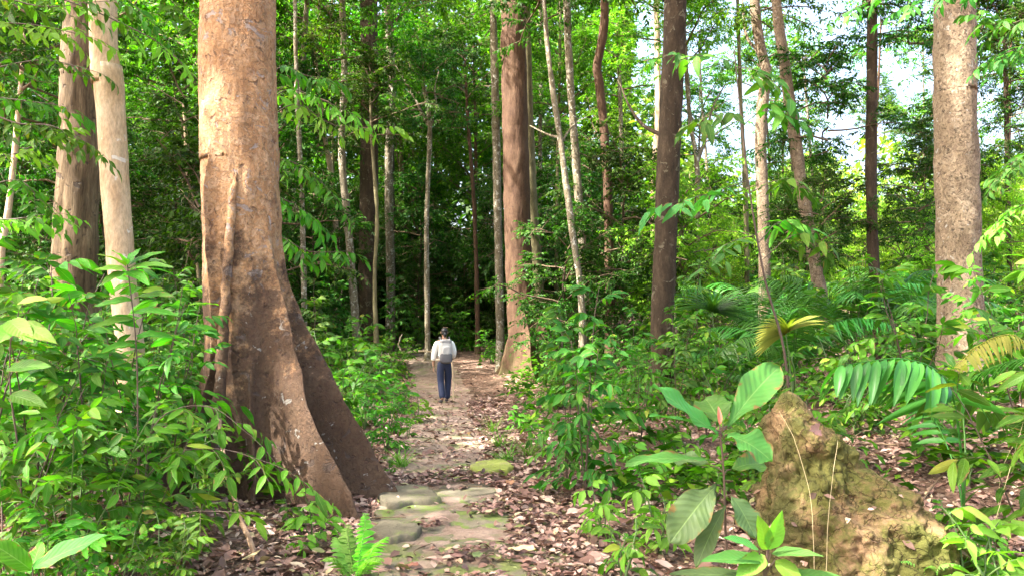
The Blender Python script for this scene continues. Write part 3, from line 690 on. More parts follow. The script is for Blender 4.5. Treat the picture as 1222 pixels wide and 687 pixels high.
for i, (x, y) in enumerate(spots(5, 4, 26, 20, 40, 2.6, lambda x, y: .17 < x / y < .66)):
    H = rs.uniform(6.5, 10.5) + .06 * y
    forest_tree_at(x, y, H, [(('canopy', i % 4), 1.0, rs.uniform(.6, .85)), (('open', i % 2), .6, rs.uniform(.45, .65))], 1,
                   'mid height tree whose leafy crown breaks up the white sky on the right', 'mid height trees against the sky on the right', .07, rs.choice([B_grey, B_dark]), rng=rs, name='leafy_tree')
# unseen trees added over and behind the viewer to shade the path
for i, (x, y, H, s) in enumerate([(-6.5, 1, 16, 1.6), (-9, 8, 18, 1.8), (-15, 13, 16, 1.5), (-3.5, -5, 17, 1.7), (5, -3, 16, 1.6), (-14, 3, 19, 2.0), (-14.5, 18, 16, 1.6), (9.5, 7, 17, 1.6), (-16, 12, 20, 1.9)]):
    forest_tree_at(x, y, H, [(('canopy', i % 4), 1.0, s)], 1, 'unseen tall tree added so its crown shades the path', 'unseen trees added to shade the path', .2, B_brown, rng=rs, name='added_shade_tree')

def far_wood(nm, mat, a0, a1, n, seed):
    rng = np.random.default_rng(seed)
    a = rng.uniform(a0, a1, n); R = rng.uniform(54, 76, n)
    x = np.tan(a * .95) * R; y = R
    lim = np.where(x / y < .15, 26, 9.5 + 3.5 * vnoise(np.stack([x * .12, y * .05, 0 * x], -1)) + 9 * np.clip((.26 - x / y) * 8, 0, 1))
    z = rng.random(n) ** .9 * lim
    clump = fbm(np.stack([x * .35, y * .35, z * .4], -1), 3) > np.where(x / y < .15, -.6, -.15)
    x, y, z = x[clump], y[clump], z[clump]; n = len(x)
    V, Fc, UV = leaves(np.stack([x, y, z + ground(x, y)], -1), rdir(rng, n) * [1, 1, .5] - [0, 0, .3], rng.normal(0, .6, (n, 3)) + [0, 0, 1], rng.uniform(.5, .95, n), rng.uniform(.28, .5, n))
    tag(mesh_obj(nm, V, Fc, mat, uv=UV, smooth=False), kind='stuff')
far_wood('far_shade_tinted_foliage', L_dark, -.78, .16, 62000, 5); far_wood('far_sun_tinted_foliage', L_far, .14, .78, 36000, 6)  # shaded copy left, sunlit copy right; that light is in the leaf colours

def ground_cover():
    """low seedlings and herbs, uncountable, beside the path"""
    rng = np.random.default_rng(8); n = 5200
    y = 7 + 33 * rng.random(n) ** 1.1; x = rng.uniform(-1, 1, n) * (y * .68)
    d = np.abs(x - pathx(y)); dn = fbm(np.stack([x * .6, y * .6, 0 * x], -1), 3)
    keep = (d > .95 + .02 * y) & (dn > np.where(x > pathx(y), np.where(y < 14, .26, 0), -.45))
    x, y = x[keep], y[keep]; n = len(x); g = ground(x, y); h = rng.uniform(.12, .55, n) * (1 + .02 * y)
    k = 9; Bp = np.repeat(np.stack([x, y, g], -1)[:, None], k, 1); tt = (np.arange(k)[None] + rng.random((n, k))) / k
    az = rng.uniform(0, 6.28, (n, k)); Bp = Bp + np.stack([.03 * np.cos(az), .03 * np.sin(az), h[:, None] * (.3 + .7 * tt)], -1)
    D = np.stack([np.cos(az), np.sin(az), rng.normal(.15, .3, (n, k))], -1)
    L = rng.uniform(.09, .2, (n, k)) * (1 + .012 * y)[:, None]
    V, Fc, UV = leaves(Bp.reshape(-1, 3), D.reshape(-1, 3), rng.normal(0, .35, (n * k, 3)) + [0, 0, 1], L.ravel(), L.ravel() * .45, T_LOW, droop=.3)
    tag(mesh_obj('ground_cover', V, Fc, L_canopy, uv=UV, smooth=False), kind='stuff')
ground_cover()

# ------------------------------------------------------------------ shrubs and saplings near the viewer
def shrub_data(seed, h, nst, spread, ntw, twl, nleaf, leafL, tmpl=T_MID, asp=.42, lo=.2, droop=.25, curve=.3, flat=.8, wave=.04, stemr=.007, vert=.9, leafdroop=.25):
    rng = np.random.default_rng(seed); st = []; B = []; D = []; Ls = []
    for i in range(nst):
        az = i * 2.4 + rng.uniform(-.5, .5); hh = h * rng.uniform(.65, 1.0) if i else h; sp = spread * rng.uniform(.4, 1.0) * (1 if nst > 1 else .3)
        t = np.linspace(0, 1, 8)
        p = np.stack([math.cos(az) * sp * t ** 1.3, math.sin(az) * sp * t ** 1.3, hh * t ** vert], -1) + rng.normal(0, .012, (8, 3)) * t[:, None] - [0, 0, .05]
        st.append(tube(p, np.linspace(stemr * (1.3 if i == 0 else 1), stemr * .35, 8), 6))
        for k in range(ntw):
            u = lo + (1 - lo) * (k + rng.random() * .8) / ntw; ii = min(int(u * 7), 6)
            B.append(p[ii] + (p[ii + 1] - p[ii]) * (u * 7 - ii)); a2 = k * 2.4 + rng.uniform(-.4, .4)
            el = .15 + .7 * u ** 2 + rng.normal(0, .15)
            D.append([math.cos(a2) * math.cos(el), math.sin(a2) * math.cos(el), math.sin(el)]); Ls.append(twl * (1.15 - .65 * u) * rng.uniform(.7, 1.2))
    lv, tw = spray(np.array(B), np.array(D), np.array(Ls), nleaf, leafL, asp, droop, tmpl, rng, curve=curve, flat=flat, wave=wave, leafdroop=leafdroop)
    return lv, merge(st + [twig_tubes(tw, .0028)])

SB = {}
def shrub_bank(key, mat, smat, *a, **k):
    lv, stm = shrub_data(*a, **k)
    x = mesh_obj('foliage', lv[0], lv[1], mat, uv=lv[2]); y = mesh_obj('stem', stm[0], stm[1], smat)
    SB[key] = (x.data, y.data); bpy.data.objects.remove(x); bpy.data.objects.remove(y)

def shrub(key, px, Y, label, s=1.0, rz=0, group=None, cat='shrub', name='shrub', lean=None, dz=0):
    x = (px - 611) / F * Y
    root = thing(name, label, cat, (x, Y, gz(x, Y) + dz), rz, group, s)
    if lean: root.rotation_euler = (lean[0], lean[1], rz)
    for nme, me in zip(('foliage', 'stem'), SB[key]): link(nme, me, root)
    return root

for i in range(3):
    shrub_bank(('near', i), L_near, M_brownstem, 100 + i, 1.6, 4, .5, 8, .55, 7, .15 + .03 * i, T_HI, asp=.38 - .05 * i, wave=.05)
    shrub_bank(('wide', i), L_near, M_stem, 120 + i, 1.2, 5, .6, 8, .5, 8, .10 + .03 * i, T_HI, asp=.46 - .05 * i)
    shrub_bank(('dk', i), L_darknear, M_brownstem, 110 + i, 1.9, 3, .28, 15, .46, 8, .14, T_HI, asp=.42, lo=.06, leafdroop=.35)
    shrub_bank(('mid', i), L_near, M_stem, 130 + i, 1.0, 6, .5, 9, .34, 7, .105, T_MID, asp=.42, lo=.1)
    shrub_bank(('seed', i), L_near, M_stem, 140 + i, .32, 2, .1, 4, .12, 4, .10, T_HI, asp=.42)
    shrub_bank(('lime', i), L_lime, M_stem, 150 + i, .5, 3, .2, 5, .2, 5, .12, T_HI, asp=.4)

# left bank, photo px and distance: a dense thicket of tall leafy shrubs
left = [
 (14, 4.5, 'near', .85, 'broad leaved shrub cut by the left edge at the bottom of the thicket'),
 (92, 4.7, 'wide', 1.0, 'low wide shrub at the bottom left with overlapping mid green leaves'),
 (168, 4.9, 'near', .72, 'shrub in the lower left thicket with narrow glossy drooping leaves'),
 (228, 5.6, 'wide', .85, 'shrub reaching toward the left foot of the huge buttressed tree'),
 (-24, 5.4, 'near', 1.2, 'tall shrub at the left edge rising to half the height of the photo'),
 (48, 5.9, 'near', 1.25, 'tall shrub in front of the furrowed dappled trunk, left part'),
 (112, 5.7, 'dk', .95, 'dark stemmed shrub standing below the furrowed dappled trunk'),
 (172, 6.2, 'near', 1.15, 'tall shrub in front of the pale cream trunk, leaves over its foot'),
 (206, 6.8, 'dk', .9, 'dark green shrub between the pale cream trunk and the huge tree'),
 (84, 7.2, 'dk', 1.15, 'dark shrub right in front of the foot of the dappled trunk'),
 (8, 7.4, 'dk', 1.2, 'dark tall shrub behind the others at the left edge'),
 (140, 7.7, 'near', 1.2, 'tall loose shrub close before the pale cream trunk'),
 (30, 6.6, 'wide', 1.4, 'wide shrub with pale undersides deep in the left thicket'),
 (218, 8.0, 'near', 1.0, 'shrub half hidden directly left of the huge trunk'),
 (60, 4.2, 'wide', .6, 'lowest shrub at the bottom edge of the thicket, near the long torn leaf'),
 (140, 4.2, 'wide', .55, 'small shrub at the bottom edge with light fans of leaves'),
 (205, 4.4, 'mid', .6, 'small shrub at the bottom edge beside the brown liana foot'),
]
for i, (px, Y, k, s, lab) in enumerate(left): shrub((k, i % 3), px, Y, lab, s, i * 1.7, 'shrubs of the thicket on the left')
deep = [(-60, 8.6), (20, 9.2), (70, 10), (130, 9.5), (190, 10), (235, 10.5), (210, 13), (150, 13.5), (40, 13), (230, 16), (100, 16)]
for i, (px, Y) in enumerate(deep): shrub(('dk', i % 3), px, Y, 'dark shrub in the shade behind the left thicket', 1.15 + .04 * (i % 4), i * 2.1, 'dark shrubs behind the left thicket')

# along the left edge of the path
for i, (px, Y, k, s, lab) in enumerate([
 (462, 10.4, 'mid', .95, 'leafy shrub at the path edge just right of the buttress roots'),
 (436, 12.6, 'mid', 1.3, 'pale green shrub beyond the buttress roots, second from the tree'),
 (405, 11.5, 'mid', 1.6, 'shrub filling the gap between the buttress slope and the wood'),
 (478, 14.6, 'mid', .8, 'small shrub on the left path edge, nearer than the walker'),
 (380, 13.5, 'dk', 1.1, 'upright shrub close behind the huge buttressed tree'),
 (455, 17.5, 'mid', 1.4, 'shrub on the left of the path level with the walker'),
 (415, 18.5, 'mid', 1.9, 'broad light green shrub under the slender whitish trunk'),
 (372, 20, 'dk', 1.4, 'shrub under the thin grey stem behind the huge trunk'),
 (478, 22, 'mid', 1.2, 'shrub left of the path beyond the walker'),
 (503, 31, 'mid', 2.0, 'shrub closing the end of the path behind the walker, left one'),
 (545, 32, 'mid', 2.2, 'shrub closing the end of the path behind the walker, right one'),
 (586, 26, 'mid', 1.3, 'low shrub at the foot of the straight thin pale trunk'),
 (470, 29, 'dk', 1.6, 'dark shrub behind the fallen pale branch'),
]): shrub((k, i % 3), px, Y, lab, s, i * 1.1 + .5, 'shrubs along the path')

# right side
shrub(('dk', 0), 697, 7.5, 'dark green many tiered shrub standing right of the path, its lowest leaves on the litter', 1.08, .4)
shrub(('dk', 1), 676, 8.3, 'thinner upright shrub just behind the dark many tiered one', .98, 2.4)
right = [
 (762, 9.6, 'near', .85, 'loose shrub with rounded light leaves between the two dark trunks'),
 (806, 10.0, 'dk', .9, 'shrub in front of the dark chocolate trunk'),
 (842, 10.5, 'near', 1.0, 'shrub behind the big leaved sapling, left side'),
 (890, 8.2, 'mid', 1.15, 'low shrub right behind the big leaved sapling'),
 (928, 7.0, 'wide', .8, 'light green shrub between the big leaved sapling and the mound top'),
 (968, 7.8, 'wide', 1.1, 'shrub with long bright leaves rising behind the mound'),
 (1020, 9.4, 'mid', 1.3, 'shrub behind the tip of the arching palm frond'),
 (1075, 10.6, 'dk', .8, 'dark shrub left of the foot of the stout scaly trunk'),
 (1192, 9.6, 'near', 1.0, 'shrub right of the stout scaly trunk'),
 (1216, 7.2, 'near', 1.2, 'tall shrub at the right edge above the yellow palm frond'),
 (1236, 4.6, 'near', 1.0, 'near shrub cut by the right edge with bright upper leaves'),
 (652, 15.5, 'mid', .6, 'small shrub in front of the roots of the tall brown trunk'),
 (668, 15.5, 'mid', 1.0, 'shrub right of the roots of the tall brown trunk'),
 (722, 13.5, 'mid', .9, 'shrub under the S shaped brown trunk'),
 (760, 14, 'dk', 1.0, 'dark shrub left of the foot of the chocolate trunk'),
 (1120, 13.5, 'mid', 1.5, 'shrub behind the foot of the stout scaly trunk'),
 (1165, 15, 'mid', 1.8, 'broad shrub farther off right of the stout trunk'),
 (1060, 15.5, 'near', 1.2, 'tall shrub under the straight dark mossy trunk'),
 (960, 12.5, 'near', .9, 'shrub at the foot of the leaning pinkish trunk'),
 (872, 14, 'mid', 1.4, 'shrub right of the chocolate trunk among the palms'),
 (1016, 12.6, 'near', 1.3, 'tall shrub with drooping dark leaves left of the mossy trunk'),
 (1088, 8.6, 'near', 1.15, 'tall spindly shrub just left of the stout scaly trunk'),
]
for i, (px, Y, k, s, lab) in enumerate(right): shrub((k, (i + 1) % 3), px, Y, lab, s, i * 1.9, 'shrubs on the right of the path')
rr = random.Random(5)
for i, (x, y) in enumerate(spots(28, 2, 22, 14, 27, 1.4, lambda x, y: x / y > .1 and not onpath(x, y))):
    shrub((('mid', 'near', 'dk')[i % 3], i % 3), 611 + x / y * F, y, 'leafy shrub in the undergrowth farther off on the right', rr.uniform(.8, 1.5), i, 'shrubs farther off on the right')
for i, (x, y) in enumerate(spots(26, -14, 2, 18, 34, 1.5, lambda x, y: x / y < .08 and not onpath(x, y))):
    shrub((('mid', 'dk')[i % 2], i % 3), 611 + x / y * F, y, 'leafy shrub in the shaded undergrowth farther off on the left', rr.uniform(1.0, 1.7), i, 'shrubs farther off on the left')

# seedlings on the litter
sd = [(735, 5.4), (716, 6.2), (765, 6.6), (800, 6.9), (786, 5.9), (830, 6.2), (850, 7.4), (770, 8.0), (905, 6.4), (640, 10.5), (618, 12.5), (1085, 5.6), (1120, 6.2), (1165, 5.3), (1060, 6.3), (1190, 4.7), (1130, 4.9), (1150, 7.0), (690, 9.9), (820, 8.4), (940, 5.9), (348, 6.3), (378, 5.9), (488, 11.5), (468, 8.9), (500, 13.5)]
for i, (px, Y) in enumerate(sd):
    shrub((('seed', 'lime', 'seed')[i % 3], i % 3), px, Y, 'small green seedling growing out of the dead leaves', rr.uniform(.7, 1.25), i * 2.2, 'seedlings on the forest floor', 'seedling', 'seedling')
for i, (px, Y, s, lab) in enumerate([(742, 5.1, 1.1, 'seedling with bluish green leaves at the bottom edge right of the path'), (1092, 4.3, .8, 'ferny seedling in front of the mound foot'),
                                     (1150, 4.35, 1.0, 'bright bushy seedling in the bottom right corner'), (1188, 4.25, 1.1, 'tall light seedling at the right end of the bottom edge')]):
    shrub(('seed' if i < 2 else 'lime', i % 3), px, Y, lab, s * 1.3, i, None, 'seedling', 'seedling')

# grass tufts
def tuft(px, Y, label, n=46, L=.34, seed=0):
    rng = np.random.default_rng(seed); x = (px - 611) / F * Y; root = thing('grass_tuft', label, 'grass tuft', (x, Y, gz(x, Y)), 0, 'grass tufts beside the path')
    az = rng.uniform(0, 6.28, n); el = rng.uniform(.7, 1.4, n)
    D = np.stack([np.cos(az) * np.cos(el), np.sin(az) * np.cos(el), np.sin(el)], -1)
    V, Fc, UV = leaves(rng.normal(0, .035, (n, 3)) * [1, 1, 0], D, D * [-1, -1, 0] + [0, 0, .6], L * rng.uniform(.5, 1.1, n), .011, T_STRAP, droop=rng.uniform(.2, .8, n), fold=.4)
    mesh_obj('foliage', V, Fc, L_grass, root, UV)
for i, (px, Y, l) in enumerate([(596, 10.7, 'grass tuft on the right path edge where the slabs begin'), (588, 12.2, 'thin grass tuft on the right path edge below the walker'), (604, 9.6, 'short grass tuft beside the mossy lump stone'),
                                (480, 9.3, 'grass tuft on the left path edge near the buttress tip'), (632, 9.9, 'grass tuft between the path and the dark tiered shrub')]): tuft(px, Y, l, seed=i)

# ------------------------------------------------------------------ palms and ferns
def frond(base, az, el, L, n, lfL, bend=1.2, twist=0, mat=None, parent=None, name='frond', w=.12, drop=.35, v=.9, seed=0, asp=None, stalk=.18, wave=0, path=None, tmpl=T_STRAP, taper=None):
    rng = np.random.default_rng(seed); m = 24; t = np.linspace(0, 1, m)
    if path is None:
        a = el - bend * t ** 1.3; ds = L / (m - 1)
        step = np.stack([np.cos(a) * math.cos(az), np.cos(a) * math.sin(az), np.sin(a)], -1) * ds
        p = np.array(base) + np.concatenate([[[0, 0, 0]], np.cumsum(step, 0)[:-1]])
    else: q = smooth_path(path, 8); p = np.stack([np.interp(t, np.linspace(0, 1, len(q)), q[:, k]) for k in range(3)], -1)
    tl = stalk + (1 - stalk) * (np.arange(n) + .5) / n
    pos = np.stack([np.interp(tl, t, p[:, k]) for k in range(3)], -1); tan = nrm(np.stack([np.interp(tl, t, np.gradient(p[:, k], t)) for k in range(3)], -1))
    up = np.array([0, 0, 1.]); side = nrm(np.cross(tan, up) + 1e-5); no = nrm(np.cross(side, tan))
    prof = (np.sin(np.pi * (.12 + .86 * (tl - stalk) / (1 - stalk))) ** .6) if taper is None else taper((tl - stalk) / (1 - stalk))
    Bp, D, Nn, LL = [], [], [], []
    for sg in (-1, 1):
        Bp.append(pos); D.append(nrm(tan * (1 - v * .7) + sg * side * v - up * drop + rng.normal(0, .11, (n, 3)))); Nn.append(no + sg * side * .2); LL.append(lfL * prof * rng.uniform(.88, 1.08, n))
    D = np.concatenate(D); LL = np.concatenate(LL)
    V, Fc, UV = leaves(np.concatenate(Bp), D, np.concatenate(Nn), LL, w if asp is None else LL * asp, tmpl, droop=.3, fold=.35, wave=wave, rng=rng)
    tv, tf = tube(p, np.linspace(.009, .002, m) * (L / 1.2) ** .5, 5)
    V = np.concatenate([V, tv]); Fc2 = np.concatenate([Fc, tf + len(V) - len(tv)]); UV = np.concatenate([UV, np.full((len(tv), 2), .5)])
    return mesh_obj(name, V, Fc2, mat, parent, UV)

def palm(px, Y, label, n=8, L=1.7, seed=0, z=.1, mat=None, group='feather palms in the undergrowth'):
    rng = np.random.default_rng(seed); x = (px - 611) / F * Y; root = thing('palm', label, 'palm', (x, Y, gz(x, Y)), 0, group)
    mesh_obj('stem', *tube([[0, 0, -.1], [0, 0, z + .25]], [.035, .02], 8), M_stem, root)
    for k in range(n): frond((0, 0, z), k * 6.28 / n + rng.uniform(-.3, .3), rng.uniform(.85, 1.35), L * rng.uniform(.8, 1.1), 34, L * .26, bend=rng.uniform(1.2, 1.9), mat=mat or L_palm, parent=root, w=.028, seed=seed * 20 + k)
for i, (px, Y, L, z, lab) in enumerate([(945, 12.5, 1.9, .6, 'feather palm whose fronds arch before the leaning pinkish trunk'), (872, 14.5, 1.3, .3, 'feather palm right of the chocolate trunk'),
     (1010, 13.5, 1.9, .7, 'feather palm left of the straight dark mossy trunk'), (1095, 12.6, 1.7, .5, 'feather palm by the foot of the stout scaly trunk, left side'),
(905, 17, 2.1, .8, 'feather palm farther off below the kinked trunk'), (1065, 17.5, 2.2, .9, 'feather palm farther off right of the mossy trunk')]):
    palm(px, Y, lab, 9, L, i + 1, z)

# the arching near palm at the right, its fronds given along photo pixels
x0 = P(1150, 612, 5.3); g0 = gz(x0[0], 5.3); root = thing('palm', 'near palm with one long glossy frond arching left behind the mound', 'palm', (x0[0], 5.3, g0))
rel = lambda pts: np.array([P(a, b, c) for a, b, c in pts]) - np.array([x0[0], 5.3, g0])
frond(None, 0, 0, 1.3, 19, .50, mat=L_palm, parent=root, tmpl=T_HI, w=.065, path=rel([(1150, 612, 5.3), (1146, 530, 5.25), (1130, 455, 5.2), (1080, 428, 5.1), (1000, 436, 5.0)]), stalk=.40, drop=.62, v=.55, seed=3, taper=lambda t: 1.05 - .55 * t)
frond(None, 0, 0, 1.1, 12, .34, mat=L_palm, parent=root, tmpl=T_HI, w=.07, path=rel([(1150, 612, 5.3), (1152, 540, 5.4), (1150, 480, 5.7), (1165, 470, 6.1), (1195, 500, 6.4)]), stalk=.5, drop=.5, v=.7, seed=4)
frond(None, 0, 0, .8, 9, .26, mat=L_palm, parent=root, w=.05, path=rel([(1150, 612, 5.3), (1140, 560, 5.5), (1118, 505, 5.8), (1095, 480, 6.2)]), stalk=.5, drop=.3, v=.7, seed=5)
x0 = P(1262, 560, 6.2); g0 = gz(x0[0], 6.2); root = thing('palm', 'yellowing palm frond reaching in from the right edge below the stout trunk', 'palm', (x0[0], 6.2, g0))
rel = lambda pts: np.array([P(a, b, c) for a, b, c in pts]) - np.array([x0[0], 6.2, g0])
frond(None, 0, 0, 1.4, 26, .20, mat=L_yellow, parent=root, w=.022, path=rel([(1262, 620, 6.2), (1256, 500, 6.2), (1222, 408, 6.1), (1180, 405, 6.0), (1140, 438, 5.9)]), stalk=.5, drop=.55, v=.8, seed=6)
frond(None, 0, 0, 1.4, 26, .22, mat=L_palm, parent=root, w=.024, path=rel([(1262, 620, 6.2), (1262, 480, 6.3), (1230, 430, 6.6), (1180, 440, 7.0), (1130, 470, 7.2)]), stalk=.5, drop=.4, v=.8, seed=7)

def fan_palm(px, py, Y, label, R=.5, mat=None, seed=0):
    c = P(px, py, Y); g = gz(c[0], Y); root = thing('fan_palm', label, 'fan palm', (c[0], Y, g)); h = c[2] - g
    mesh_obj('stem', *tube([[.1, 0, -.1], [.05, 0, h * .6], [0, 0, h]], .008, 6), M_stem, root)
    n = 26; a = np.linspace(1.0, np.pi + .25, n) if seed == 1 else np.linspace(-.1, np.pi * .8, n); rng = np.random.default_rng(seed)
    D = np.stack([np.cos(a), -.55 + 0 * a, .75 * np.sin(a) - .1], -1)
    V, Fc, UV = leaves(np.tile([[0, 0, h]], (n, 1)), D, np.tile([[0, -.6, .8]], (n, 1)) , R * 1.25 * rng.uniform(.9, 1.05, n), .05, T_STRAP, droop=.5, fold=.8)
    mesh_obj('fan', V, Fc, mat, root, UV)
fan_palm(938, 398, 11, 'yellowed fan palm leaf glowing in the shade above the mound', .38, L_yellow, 1)
fan_palm(850, 372, 13.5, 'green fan palm leaf in the shade left of the yellowed fan', .6, L_palm, 2)

x0 = P(424, 682, 5.15); g0 = gz(x0[0], 5.15); root = thing('fern', 'bright green fern with upright fronds at the bottom edge left of the path', 'fern', (x0[0], 5.15, g0))
for k, (dx, dy, tx, ty, dY) in enumerate([(0, 0, 436, 612, -.1), (4, 0, 462, 640, -.25), (-5, 0, 400, 640, .2), (2, 0, 455, 668, -.45), (-3, 0, 385, 668, -.2), (0, 0, 415, 625, .25)]):
    rel = lambda a, b, c: P(a, b, c) - np.array([x0[0], 5.15, g0])
    mid = ((424 + tx) / 2 + (4 if tx > 424 else -4), (690 + ty) / 2 - 12)
    b0 = np.array([0, 0, 0]); pth = [b0, rel(mid[0], mid[1], 5.15 + dY * .5), rel(tx, ty, 5.15 + dY)]
    frond(None, 0, 0, .4, 26, .088, mat=L_fern, parent=root, path=pth, stalk=.12, drop=.1, v=.95, asp=.24, seed=60 + k, taper=lambda t: .25 + 1.0 * (1 - t) * np.minimum(1, t * 5 + .3))
for (px, py, Y, lab, sc) in [(1098, 622, 4.35, 'small lacy fern on the lower right slope of the mound', .6), (190, 668, 4.35, 'lacy fern in the shade at the foot of the left thicket', 1.0), (560, 9999, 0, '', 0)]:
    if not sc: continue
    x = (px - 611) / F * Y; root = thing('fern', lab, 'fern', (x, Y, gz(x, Y) + (.28 if px > 1000 else 0)), 0)
    for k in range(6): frond((0, 0, 0), k * 1.05 + .3, 1.0, .34 * sc, 16, .075 * sc, bend=1.2, mat=L_fern, parent=root, asp=.26, seed=k + px, taper=lambda t: .2 + 1.0 * (1 - t))

# ------------------------------------------------------------------ big leaved sapling and other near plants, leaf by leaf
def hero_leaf(root, base, b, t, W, nrml=(0, -.45, .85), mat=None, droop=.12, tm=None, wave=.05, fold=.25, name='leaf', label=None, seed=0):
    """b, t: (px, py, Y) of the leaf's foot and tip; W width in metres"""
    B0 = P(*b) - base; T0 = P(*t) - base; L = np.linalg.norm(T0 - B0)
    n = nrm(np.array(nrml, float)); Dd = T0 - B0 + n * droop * L
    V, Fc, UV = leaves(B0, Dd, n, L * 1.0, W, tm or T_BIG, droop=droop, fold=fold, wave=wave, rng=np.random.default_rng(seed + int(b[0])))
    o = mesh_obj(name, V, Fc, mat, root, UV)
    if label: o['label'] = label
    return o
def stalks(root, base, stem, sr, pet):
    pts = np.array([P(*p) for p in stem]) - base; parts = [tube(smooth_path(pts, 5), np.linspace(sr, sr * .5, (len(pts) - 1) * 5 + 1), 8)]
    for a, b in pet: parts.append(tube(np.array([P(*a), (P(*a) + P(*b)) / 2 + [0, 0, .01], P(*b)]) - base, .0032, 6))
    mesh_obj('stem', *merge(parts), M_brownstem, root)

Y = 3.65; bx = P(868, 700, Y); base = np.array([bx[0], Y, gz(bx[0], Y)])
r = thing('big_leaved_sapling', 'young sapling with very large soft green leaves and a pink bud, left of the mound', 'sapling', base)
A = [((857, 516), (777, 460), .14, L_big, (-.25, -.5, .8), -.05), ((853, 513), (777, 493), .075, L_big, (-.2, -.15, .95), .1), ((868, 508), (930, 436), .18, L_big, (.15, -.5, .8), .12),
     ((862, 505), (842, 478), .19, L_big, (0, -.8, .55), .25), ((868, 518), (921, 548), .18, L_big, (.25, -.6, .7), .12), ((846, 548), (748, 553), .085, L_big, (-.1, -.35, .9), .12),
     ((848, 556), (800, 546), .12, L_olive, (0, -.5, .8), .1), ((855, 578), (800, 645), .185, L_olive, (-.35, -.85, .35), .08), ((872, 560), (912, 552), .13, L_big, (.1, -.6, .7), .12),
     ((872, 590), (902, 640), .14, L_olive, (.2, -.8, .4), .1), ((866, 602), (832, 676), .10, L_olive, (-.3, -.6, .5), .2)]
dYs = [-.1, -.05, .34, .2, -.12, -.05, .15, -.18, .15, -.1, -.15]
pets = []
for k, ((b, t, W, m, nm, dr), dY) in enumerate(zip(A, dYs)):
    hero_leaf(r, base, (*b, Y + dY * .15), (*t, Y + dY), W * .93, nm, m, dr + .06, T_BIG if k != 5 else T_BIGE, .10)
    pets.append(((863 + (b[0] - 863) * .05, b[1] + 6, Y), (*b, Y + dY * .15)))
stalks(r, base, [(870, 720, Y), (866, 640, Y), (864, 570, Y), (860, 520, Y), (858, 498, Y)], .0065, pets)
hero_leaf(r, base, (859, 506, Y - .02), (857, 484, Y - .03), .022, (0, -1, .1), plain('pink_bud', (.62, .24, .17), .5), 0, T_BIGE, 0, 1.2, 'bud')

Y = 3.35; bx = P(905, 720, Y); base = np.array([bx[0], Y, gz(bx[0], Y)])
r = thing('broad_leaved_herb', 'low herb with bright lime broad leaves at the bottom edge in front of the mound', 'herb', base)
LV = [((918, 655), (934, 610), .075, L_lime, (.1, -.8, .5)), ((916, 655), (905, 615), .07, L_lime, (-.1, -.8, .5)), ((912, 662), (878, 690), .09, L_lime, (-.2, -.7, .6)), ((920, 660), (982, 662), .07, L_big, (.1, -.4, .85)),
      ((910, 668), (838, 668), .09, L_big, (-.1, -.4, .85)), ((905, 655), (862, 640), .07, L_big, (-.1, -.4, .85)), ((925, 668), (960, 700), .08, L_lime, (.1, -.6, .6)), ((900, 690), (800, 684), .08, L_olive, (0, -.4, .9)), ((930, 690), (1012, 690), .09, L_big, (.1, -.4, .9))]
for k, (b, t, W, m, nm) in enumerate(LV): hero_leaf(r, base, (*b, Y), (*t, Y - .08), W, nm, m, .12, T_OV, .04, seed=k)
stalks(r, base, [(908, 740, Y), (912, 690, Y), (916, 655, Y)], .004, [((912, 690, Y), (*b, Y)) for b, *_ in LV])

Y = 3.5; bx = P(40, 720, Y); base = np.array([bx[0], Y, gz(bx[0], Y)])
r = thing('long_leaved_herb', 'herb with one very long torn leaf at the bottom left corner', 'herb', base)
hero_leaf(r, base, (40, 676, Y), (132, 637, Y - .15), .10, (-.1, -.65, .75), L_big, .1, T_BIGE, .06)
hero_leaf(r, base, (38, 680, Y), (-20, 640, Y - .1), .10, (.1, -.65, .75), L_near, .1, T_BIGE, .06)
hero_leaf(r, base, (36, 684, Y), (50, 645, Y + .2), .08, (0, -.7, .6), L_near, .1, T_BIGE, .06)
stalks(r, base, [(40, 740, Y), (39, 676, Y)], .005, [])

Y = 4.6; bx = P(30, 700, Y); base = np.array([bx[0], Y, gz(bx[0], Y)])
r = thing('yellow_leaved_sapling', 'sapling with three large lime yellow leaves at the left edge in front of the thicket', 'sapling', base)
for k, (b, t, W, m) in enumerate([((18, 388), (-2, 410), .13, L_lime), ((20, 386), (68, 410), .11, L_lime), ((10, 382), (40, 408), .12, L_lime), ((22, 362), (56, 356), .07, L_yellow), ((8, 440), (60, 436), .1, L_near), ((12, 470), (56, 486), .1, L_near), ((5, 510), (-40, 520), .1, L_near)]):
    hero_leaf(r, base, (*b, Y), (*t, Y - .12), W, (.1, -.7, .65), m, .15, T_OV, .04, seed=k)
stalks(r, base, [(30, 730, Y), (24, 560, Y), (12, 460, Y), (14, 380, Y)], .007, [])

Y = 5.2; bx = P(166, 690, Y); base = np.array([bx[0], Y, gz(bx[0], Y)])
r = thing('rosette_sapling', 'sapling with an upright rosette of pointed leaves in front of the pale cream trunk', 'sapling', base)
TP = [((150, 318), (118, 300)), ((152, 316), (136, 296)), ((154, 317), (196, 300)), ((153, 320), (205, 318)), ((150, 322), (112, 322)), ((152, 324), (178, 340)), ((149, 324), (120, 342)), ((153, 316), (166, 296)),
      ((160, 356), (205, 352)), ((158, 358), (112, 366)), ((160, 372), (216, 378)), ((159, 380), (108, 392)), ((162, 400), (212, 404)), ((161, 410), (120, 420))]
for k, (b, t) in enumerate(TP): hero_leaf(r, base, (*b, Y), (*t, Y - .12 + .3 * ((k * 7) % 5 - 2) / 5), .085, (0, -.5, .8), L_lime if k in (0, 1, 4) else L_near, .2, T_OV, .05, seed=k)
stalks(r, base, [(170, 720, Y), (165, 560, Y), (163, 420, Y), (152, 316, Y)], .007, [])

